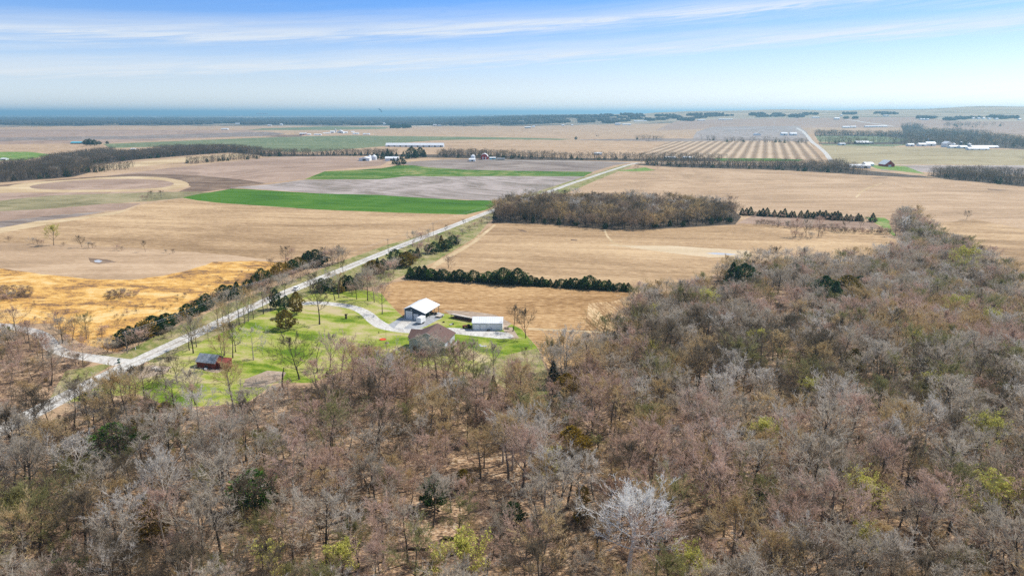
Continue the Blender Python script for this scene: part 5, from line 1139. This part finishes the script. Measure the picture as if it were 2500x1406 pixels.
# ---- lawn things
x_, y_ = P(845, 778); q = empty('tree_stump', (x_, y_, 0), 0, 'tall dark tree stump with stubby arms on the lawn inside the driveway bend', 'stump')
MB().cyl(0, 0, -.2, 2.1, .5, .35, n=9).done('trunk', 'wood_dark', q); MB().prism([(-.6, 1.7), (.5, 1.6), (.8, 2.2), (.6, 2.2), (.3, 1.95), (-.6, 2.0)], -.2, .2, 'y').done('stub', 'wood_dark', q)
x_, y_ = P(935, 829); q = empty('paddling_pool', (x_, y_, 0), 0, 'flat orange disc lying on the lawn left of the farmhouse', 'paddling pool'); MB().cyl(0, 0, 0, .22, 1.25, 1.3, n=20, cap=False).cyl(0, 0, 0, .06, 1.25, n=20).done('ring', 'orange', q)
x_, y_ = P(945, 838); q = empty('earth_mound', (x_, y_, 0), 0, 'small brown mound below the orange disc', 'mound'); MB().cyl(0, 0, -.1, .25, .9, .7, n=11).cyl(0, 0, .25, .5, .7, .2, n=11).done('heap', 'wood_old', q)
x_, y_ = P(943, 836); q = empty('flag_pole', (x_, y_, 0), 0, 'thin yard pole rising behind the small brown mound', 'pole'); MB().cyl(0, 0, 0, 5.2, .05, .03, n=6).done('shaft', 'darkmetal', q); MB().cyl(0, 0, 5.2, 5.35, .09, n=6).done('cap', 'steel', q)
x_, y_ = P(925, 814); q = empty('garden_post', (x_, y_, 0), 0, 'short brown post on the lawn above the orange disc', 'post'); MB().cyl(0, 0, 0, .9, .16, .12, n=7).done('shaft', 'wood_dark', q)
h_, x_, y_, z_ = hpx(690, 950, 54); q = empty('snag', (x_, y_, 0), .3, 'broken dark snag leaning at the lower lawn edge, no branches left', 'dead tree'); 
a_ = MB(); tube(a_.V, a_.F, [(0, 0, -.4), (.1, 0, h_*.4), (.5, .1, h_*.75), (.9, 0, h_)], [.34, .27, .2, .1], 7); a_.done('trunk', 'wood_dark', q)
a_ = MB(); tube(a_.V, a_.F, [(.6, .1, h_*.82), (1.5, .2, h_*.86), (2.0, .1, h_*.78)], [.1, .07, .03], 5); a_.done('limb', 'wood_dark', q)
for i, (u, v, w_) in enumerate([(378, 900, 1.3), (390, 902, 1.0), (384, 906, 1.1), (398, 906, .8)]):
    x_, y_ = P(u, v); q = empty('rubble_heap', (x_, y_, 0), i*.9, 'pale heap of rubble left of the red shed, %s from the left' % ordinal(sorted([378, 390, 384, 398]).index(u)+1), 'rubble', 'pale rubble heaps by the road')
    for j in range(9):
        a = r.uniform(0, 6.28); d_ = r.uniform(0, 1)*w_; s_ = r.uniform(.15, .38)*w_; MB().prism([(-s_, 0), (s_, -.1), (s_*.8, s_), (-s_*.4, s_*1.3)], -s_, s_, 'y').done('stone', 'stone', q).location = (math.cos(a)*d_, math.sin(a)*d_, r.uniform(0, .25))
x_, y_ = P(290, 886); q = empty('mailbox', (x_, y_, 0), 0, 'dark green mailbox on a post at the road junction', 'mailbox'); MB().box(-.07, .07, -.07, .07, 0, 1.0).done('post', 'green_paint', q); MB().prism([(-.25, 1.0), (.25, 1.0), (.25, 1.35), (.12, 1.5), (-.12, 1.5), (-.25, 1.35)], -.45, .45, 'y').done('box', 'green_paint', q); MB().box(-.4, .4, -.3, .3, 0, .45).done('base', 'green_paint', q)
x_, y_ = P(331, 854); q = empty('marker_post', (x_, y_, 0), 0, 'short white marker post beside the leafless shrub at the junction', 'post'); MB().box(-.08, .08, -.08, .08, 0, 1.1).done('shaft', 'trim_white', q)
# wire fence along the lower lawn
fa, fb = P(318, 905), P(352, 893); fn_ = empty('wire_fence', (*fa, 0), math.atan2(fb[1]-fa[1], fb[0]-fa[0]), 'short dark wire fence beside the road below the junction', 'fence'); L_ = math.hypot(fb[0]-fa[0], fb[1]-fa[1])
for i in range(6): MB().cyl(L_*i/5, 0, 0, 1.2, .06, n=6).done('post', 'wood_dark', fn_)
for z_ in (.4, .75, 1.1): MB().box(0, L_, -.012, .012, z_, z_+.025).done('wire', 'steel', fn_)
# ---- white car on the gravel road
x_, y_ = P(724, 707); x2, y2 = P(760, 690); car = empty('parked_car', (x_, y_, 0.01), math.atan2(y2-y_, x2-x_)-math.pi/2+.12, 'white car on the gravel road above the lawn evergreens', 'car')
MB().prism([(-2.3, .35), (2.3, .35), (2.35, .75), (2.1, .95), (1.1, 1.02), (-1.9, 1.05), (-2.32, .95)], -.92, .92, 'x').done('body', 'door_white', car, False)
MB().prism([(-1.95, 1.05), (1.05, 1.03), (.35, 1.55), (-1.6, 1.6)], -.78, .78, 'x').done('cabin', 'glass', car)
MB().prism([(-1.62, 1.6), (.37, 1.56), (.3, 1.64), (-1.5, 1.66)], -.74, .74, 'x').done('roof', 'door_white', car)
for sx in (-1, 1):
    for sy in (-1.4, 1.45): MB().cyl(.34, sy, sx*.85-.1, sx*.85+.1, .34, axis='x', n=14).done('wheel', 'rubber', car)
    MB().box(sx*.62-.18, sx*.62+.18, 2.3, 2.37, .6, .78).done('headlight', 'glass', car); MB().box(sx*.7-.14, sx*.7+.14, -2.36, -2.3, .75, .95).done('tail_light', 'orange', car)
# ---- power line
POLES = [(311, 862, 42), (594, 742, 43), (796, 662, 24), (948, 617, 33), (1058, 578, 33), (1309, 476, 16), (1350, 462, 13)]
tops = []
for i, (u, v, px) in enumerate(POLES):
    h_, x_, y_, z_ = hpx(u, v, px); h_ = max(h_, 8.0); d_ = (0.92, -.38)
    q = empty('utility_pole', (x_, y_, z_), R(-18), 'wooden utility pole beside the gravel road, %s from the junction going away' % ordinal(i+1), 'utility pole', 'utility poles along the gravel road')
    MB().cyl(0, 0, -.5, h_, .17, .11, n=8).done('post', 'wood_old', q); MB().box(-1.15, 1.15, -.06, .06, h_-.65, h_-.5).done('crossarm', 'wood_old', q)
    for a in (-1.05, 0.0, 1.05): MB().cyl(a, 0, h_-.5 if a else h_, h_-.3 if a else h_+.2, .05, n=6).done('insulator', 'steel', q)
    if i == 0: MB().cyl(.3, 0, 2.0, 2.9, .2, n=8).done('transformer', 'darkmetal', q)
    tops.append([(x_ + a*math.cos(R(-18)), y_ + a*math.sin(R(-18)), z_ + h_ - (.28 if a else -.2)) for a in (-1.05, 0.0, 1.05)])
for i in range(len(tops)-1):
    q = empty('power_line', tops[i][1], 0, 'overhead wires between utility poles, %s span from the junction' % ordinal(i+1), 'power line', 'spans of overhead wire')
    for a in range(3):
        p, e = tops[i][a], tops[i+1][a]; o_ = tops[i][1]; a_ = MB(); n_ = 8
        pts = [tuple(p[j] + (e[j]-p[j])*t/n_ - (1.1*4*(t/n_)*(1-t/n_) if j == 2 else 0) - o_[j] for j in range(3)) for t in range(n_+1)]
        tube(a_.V, a_.F, pts, [.018]*(n_+1), 3); a_.done('wire', 'steel', q)
# fallen trunks in the front woods
for i, (u, v, L_, a, m_, lab) in enumerate([(800, 1285, 15, 35, 'wood_dark', 'long dark fallen trunk slanting across the leaf litter left of centre'), (845, 1255, 7, 25, 'wood_dark', 'shorter dark fallen log just above the long slanting trunk'), (955, 1345, 8, 2, 'wood_dark', 'dark fallen log near the bottom edge left of centre'), (1020, 1342, 6, 0, 'wood_dark', 'dark fallen log near the bottom edge, right of the first'),
        (1110, 1318, 5, -8, 'wood_dark', 'short dark log above the bottom tan crown'), (1620, 1335, 9, -25, 'wood_dark', 'fallen trunk right of the big white sycamore'), (2000, 1300, 8, -30, 'wood_old', 'grey fallen limb in the lower right woods'), (1350, 1320, 8, 20, 'wood_dark', 'dark fallen branch left of the big white sycamore'),
        (650, 1185, 5, 60, 'bark_white', 'broken white limb on the ground right of the orange-topped cedar'), (250, 1395, 7, -5, 'bark_white', 'bleached fallen branch at the bottom left')]):
    x_, y_ = P(u, v); q = empty('fallen_log', (x_, y_, .25), R(a), lab, 'log'); a_ = MB(); tube(a_.V, a_.F, [(-L_/2, 0, .1), (-L_*.2, .2, .1), (L_*.2, -.1, .05), (L_/2, .3, .2)], [.34, .3, .22, .08], 7); a_.done('trunk', m_, q)
    for j in range(3): a_ = MB(); t_ = -L_*.1 + j*L_*.2; tube(a_.V, a_.F, [(t_, 0, .1), (t_+1.2, (-1)**j*1.0, .8), (t_+1.8, (-1)**j*2.0, .9)], [.1, .06, .02], 4); a_.done('limb', m_, q)

# ------------------------------------------------------------------ far farm buildings, each one a thing (wall > door, roof)
def farm(u0, u1, vb, top, eave, label, cat='barn', wallm='white_wall', roofm='white_metal', form='long', depth=None, name=None, door=True, slope=0.0, grp=None):
    """u0..u1 width, vb foot line, eave and top heights in picture pixels"""
    um = (u0+u1)/2; x, y = P(um, vb); z = float(terrain(x, y)); D = y*cP - (z-CAMH)*sP; k = D/F
    wd = (u1-u0)*k; he = eave*k; ht = top*k; dp = depth or max(6, min(wd, 14))
    o = empty(name or cat.replace(' ', '_'), (x, y, z), math.atan2(-x, y)*0.0 + slope, label, cat, grp)
    if form == 'long':
        MB().prism([(0, -1), (dp, -1), (dp, he), (dp/2, ht), (0, he)], -wd/2, wd/2, 'x').done('wall', wallm, o)
        rb = MB(); roof_slabs(rb, [(0, he), (dp/2, ht), (dp, he)], -wd/2, wd/2, 'x', .25, .4); rb.done('roof', roofm, o)
        if door:
            for q in range(max(1, int(wd/14))): MB().box(-wd/2+wd*(q+.4)/max(1, int(wd/14)), -wd/2+wd*(q+.4)/max(1, int(wd/14))+min(4, wd*.25), -.15, -.02, 0, he*.8).done('door', 'darkmetal', o)
    elif form == 'gable':
        MB().prism([(-wd/2, -1), (wd/2, -1), (wd/2, he), (0, ht), (-wd/2, he)], 0, dp*1.5, 'y').done('wall', wallm, o)
        rb = MB(); roof_slabs(rb, [(-wd/2, he), (0, ht), (wd/2, he)], 0, dp*1.5, 'y', .25, .5); rb.done('roof', roofm, o)
        if door: MB().box(-wd*.15, wd*.15, -.15, -.02, 0, he*.85).done('door', 'trim_white' if 'red' in wallm else 'darkmetal', o)
    elif form == 'gambrel':
        sec = [(-wd/2, he), (-wd*.36, he+(ht-he)*.62), (0, ht), (wd*.36, he+(ht-he)*.62), (wd/2, he)]
        MB().prism([(-wd/2, -1), (wd/2, -1)] + sec[::-1], 0, dp*1.4, 'y').done('wall', wallm, o)
        rb = MB(); roof_slabs(rb, sec, 0, dp*1.4, 'y', .25, .4); rb.done('roof', roofm, o)
        for s_ in (-.28, .12): MB().box(wd*s_, wd*(s_+.16), -.15, -.02, 0, he*.9).done('door', 'trim_white', o)
    elif form == 'bin':
        MB().cyl(0, dp/2, -1, he, wd/2, n=16).done('wall', wallm, o); MB().cyl(0, dp/2, he+.02, ht, wd/2+.2, .4, n=16).done('roof', roofm, o)
    elif form == 'silo':
        MB().cyl(0, dp/2, -1, he, wd/2, n=14).done('wall', wallm, o); b_ = MB()
        for j in range(3): b_.cyl(0, dp/2, he+(ht-he)*j/3+.02, he+(ht-he)*(j+1)/3, wd/2*math.cos(j*.5), wd/2*math.cos((j+1)*.5), n=14)
        b_.done('dome', roofm, o)
    return o
farm(941, 1083, 359.5, 9.5, 4.5, 'very long white poultry barn beyond the creek treeline', roofm='white_metal', depth=16, slope=R(-1.5), name='poultry_barn')
farm(876, 902, 393.5, 9, 6, 'low white machine shed at the left of the central farmstead', 'shed', form='gable')
farm(896, 908, 391, 12, 7, 'left white grain bin at the central farmstead', 'grain bin', form='bin')
farm(906, 919, 391, 13, 8, 'right white grain bin at the central farmstead', 'grain bin', form='bin')
farm(940, 972, 393, 9.5, 6, 'white barn with a dark door among the central farmstead evergreens')
farm(993, 1006, 386, 9, 6, 'white farmhouse hidden behind the central farmstead evergreens', 'house')
farm(1145, 1160, 394.5, 7, 4.5, 'white lower building left of the red gambrel barn', 'house')
farm(1149, 1160, 392, 14, 11, 'white tower-like bin left of the red gambrel barn', 'grain bin', form='bin')
farm(1174, 1191, 390, 14, 7, 'red gambrel barn with a curved white roof in the centre distance', wallm='red_roof', form='gambrel')
farm(1195, 1210, 390, 5.5, 4, 'teal and white long shed right of the red gambrel barn', 'shed', 'teal', 'white_metal')
farm(1213, 1232, 391, 4, 3, 'low dark shed right of the teal shed', 'shed', 'darkmetal', 'steel', door=False)
farm(1452, 1470, 378, 5, 3, 'small white roof behind the creek treeline evergreens', 'house')
farm(1625, 1650, 388, 5, 3, 'white trailer home seen through the creek treeline, left', 'mobile home', door=False)
farm(1668, 1690, 388, 5, 3, 'white trailer home seen through the creek treeline, right', 'mobile home', door=False)
farm(2074, 2126, 411, 9, 6, 'long white one-storey building beside the cross road', 'house', depth=10)
farm(2113, 2134, 406, 9, 5, 'white hip-roofed shed behind the long white building', 'shed')
farm(2160, 2184, 407.5, 15, 5.5, 'red barn with a steep gable and arched white door beside the cross road', wallm='red_roof', form='gable')
farm(2051, 2065, 355.5, 5.5, 4, 'small white open shed left of the dark barn on the right', 'shed')
farm(2091, 2122, 352.5, 8, 4, 'dark open barn with a white roof before the valley woods', wallm='darkmetal')
farm(2123, 2132, 351, 4, 2.5, 'small white-roofed annex right of the dark open barn', 'shed', 'darkmetal')
farm(2218, 2233, 358, 7, 4.5, 'white house left of the tall white silo', 'house')
farm(2244, 2262, 357.5, 7.5, 4.5, 'low white farm building right beside the silo barn', 'shed')
farm(2263, 2285, 357, 10, 6, 'white barn directly under the tall thin silo')
farm(2265, 2268, 352, 14, 12.5, 'tall thin white silo at the right farmstead', 'silo', form='silo')
farm(2309, 2325, 360, 14, 9, 'tall white gabled barn at the far right farm', form='gable')
farm(2326, 2336, 357, 8, 4, 'grey grain bin beside the tall white gabled barn', 'grain bin', form='bin', wallm='steel')
farm(2344, 2350, 357, 11, 9, 'dark blue silo with a white cap at the far right farm', 'silo', form='silo', wallm='navy')
farm(2320, 2343, 362.5, 7, 4, 'low white barn in front of the tall gabled barn, left')
farm(2345, 2363, 363, 7, 4, 'low white barn in front of the tall gabled barn, right')
farm(2364, 2374, 357, 7, 4, 'small white feed bin at the left end of the long white barns', 'grain bin', form='bin')
farm(2374, 2438, 362, 6, 3, 'long white barn at far right, the rear one of two', slope=R(-2))
farm(2366, 2415, 366.5, 6, 3, 'long white barn at far right, the front one of two', slope=R(-3))
farm(1908, 1923, 331, 7, 4.5, 'white house beside the far straight road', 'house')
farm(1930, 1946, 331, 7, 4, 'white-roofed barn beside the far straight road')
farm(1843, 1858, 331.5, 6, 2.5, 'white arched-roof shed on the grey field', 'shed', form='gambrel', wallm='door_white')
farm(2058, 2076, 313, 4.5, 2.8, 'white long barn on the right plain, leftmost of three')
farm(2078, 2091, 312.5, 4.5, 2.8, 'white barn on the right plain, middle of three')
farm(2113, 2166, 311, 3.6, 2.2, 'very long white barn on the right plain, rightmost of three')
farm(2038, 2050, 292.5, 5, 3, 'white farmhouse beside the far winding road', 'house')
farm(1984, 2001, 289, 3, 2, 'pale greenhouse-like roof on the far right plain', 'shed')
farm(2053, 2058, 283.5, 3, 2, 'tiny white house above the far winding road', 'house')
farm(2158, 2170, 284, 2.6, 1.8, 'tiny white barn on the far plain left of the small town')
for i, (u, v) in enumerate([(2247, 293), (2254, 293.5), (2263, 293.5), (2343, 290), (2352, 290), (2362, 290.5), (2375, 291), (2388, 291.5), (2400, 291.5), (2414, 292), (2432, 292.5), (2488, 293.5)]):
    farm(u, u+6, v, 3.4, 2.2, 'white house in the small town at far right, %s from the left' % ordinal(i+1), 'house', grp='small white houses of the far town', door=False)
farm(731, 748, 330, 5, 3, 'red barn with a white roof at the left of the far dairy farm', wallm='red_roof'); farm(749, 758, 331, 4, 2.5, 'white small barn beside the red barn of the far dairy farm')
farm(766, 784, 331, 3.5, 2.2, 'low white shed of the far dairy farm, left part', 'shed'); farm(788, 806, 328, 3.4, 2.2, 'low white roof behind the low shed of the far dairy farm', 'shed')
farm(806, 816, 327, 7, 5, 'white tall barn of the far dairy farm, left of the silo'); farm(818, 821, 326, 11, 10, 'pale silo of the far dairy farm', 'silo', form='silo')
farm(823, 838, 327.5, 9, 5, 'big white gabled barn of the far dairy farm', form='gable'); farm(840, 848, 327, 5, 3, 'small white barn right of the big gabled dairy barn')
farm(857, 865, 325, 4, 2.5, 'white house among trees at the far dairy farm', 'house'); farm(861, 875, 329, 4, 2.4, 'white low barn at the right of the far dairy farm'); farm(886, 902, 329, 3, 1.8, 'last white low barn at the right end of the far dairy farm')
farm(930, 938, 304, 4.5, 3.5, 'white tower building of the far plain complex', 'factory', door=False); farm(936, 954, 305, 3.5, 2.8, 'white long building of the far plain complex', 'factory', door=False)
farm(884, 893, 302, 2.6, 1.8, 'tiny white barn left of the far complex'); farm(905, 911, 302, 3.5, 2, 'tiny white house left of the far complex', 'house')
farm(653, 657, 308, 3.5, 2.5, 'tiny white farm building on the far left horizon fields, left', 'shed'); farm(658, 662, 308, 3.2, 2.5, 'tiny white farm building on the far left horizon fields, right', 'shed'); farm(683, 689, 306, 3.5, 2, 'tiny white house beside far dark trees', 'house')
farm(574, 600, 304, 3, 1.8, 'tiny pale farm roofs on the far left plain', 'shed'); farm(540, 556, 317, 3, 1.8, 'pale barn beside a dark windbreak on the left plain')
farm(1057, 1066, 307, 2.6, 1.6, 'tiny red-brown barn with pale roof in the far centre', wallm='red_roof'); farm(1069, 1077, 308, 2.4, 1.6, 'tiny white barn right of the far red-brown barn')
farm(1281, 1296, 314, 4.5, 2.5, 'brown barn with a white roof on the central far plain', wallm='wood_dark'); farm(1299, 1306, 312, 4, 2.4, 'white house beside the brown barn on the central far plain', 'house')
farm(1371, 1378, 308, 3.2, 2.2, 'tiny white house on the central horizon, left of two', 'house'); farm(1395, 1400, 307.5, 3.2, 2, 'tiny white house on the central horizon, right of two', 'house')
farm(1502, 1515, 306, 5, 4, 'white block building on the far central plain', 'factory', door=False); farm(1520, 1541, 306, 3.2, 2.2, 'white long building right of the white block building', 'factory', door=False); farm(1548, 1580, 297, 2.6, 1.6, 'pale roofs in the blue woods above the white block building', 'factory', door=False)
farm(1704, 1722, 295, 2.6, 1.6, 'pale farm roofs under the right blue ridge, left', 'shed'); farm(1756, 1790, 293, 2.4, 1.5, 'pale farm roofs under the right blue ridge, right', 'shed')
farm(172, 199, 352, 5.5, 3, 'blue-roofed dark barn on the left plain', wallm='navy', roofm='teal'); farm(318, 328, 366, 3.2, 2, 'tiny white shed above the creek woods', 'shed'); farm(0, 13, 391, 4.5, 2.5, 'white-roofed shed cut by the left picture edge', 'shed')
for i, (u, v, px) in enumerate([(212, 356, 15), (220, 356, 16), (231, 356, 14), (243, 354, 9), (262, 352, 7)]):
    base_tree(u, v, px, 'cedar', 0, 'green', 'dark tree beside the blue-roofed barn, %s from the left' % ordinal(i+1), group='dark trees beside the blue-roofed barn', wide=1.5)
for i, u in enumerate((2063, 2068, 2084, 2088, 2092)): base_tree(u, 291, 7, 'cedar', 0, 'green', 'dark tree along the far winding road, %s from the left' % ordinal(i+1), group='dark trees on the far winding road', wide=1.6)
# drifting smoke over the far horizon
for (u, v, sz, lab) in ((928, 272, 5, 'grey curl of smoke standing on the horizon left of centre'), (640, 275, 6, 'low grey smoke bank on the left horizon'), (360, 286, 8, 'white steam over the blue plain at far left')):
    dx, dy, dz = rays(u, v); t = 11500/float(dy); x_, y_, z_ = float(dx)*t, 11500.0, CAMH + float(dz)*t
    a_ = MB(); q = random.Random(u); k = 11500/F
    for j in range(26):
        f = j/25; cx_, cz_ = ((-sz*.2 + f*f*sz*-1.3 + sz)*k*.8, f*sz*1.6*k) if u == 928 else ((f-.5)*sz*4.5*k, q.uniform(-.2, .5)*sz*.35*k)
        rr = sz*k*(.20 + .2*f if u == 928 else .22); b0 = len(a_.V)
        for zz, kk in ((-.8, .6), (0, 1), (.8, .6)):
            for m_ in range(7): th = m_*.9; a_.V.append((cx_ + rr*kk*math.cos(th)*1.3*q.uniform(.7, 1.3), rr*kk*math.sin(th), cz_ + rr*.6*zz))
        for l in range(2):
            for m_ in range(7): a_.F.append((b0+l*7+m_, b0+l*7+(m_+1) % 7, b0+l*7+7+(m_+1) % 7, b0+l*7+7+m_))
        a_.F += [tuple(b0+6-m_ for m_ in range(7)), tuple(b0+14+m_ for m_ in range(7))]
    o = a_.done('smoke', 'smoke' if u != 928 else 'steel', None, True); o.location = (x_, y_, max(z_ - sz*.5*k, 6)); tag(o, lab, kind='stuff')
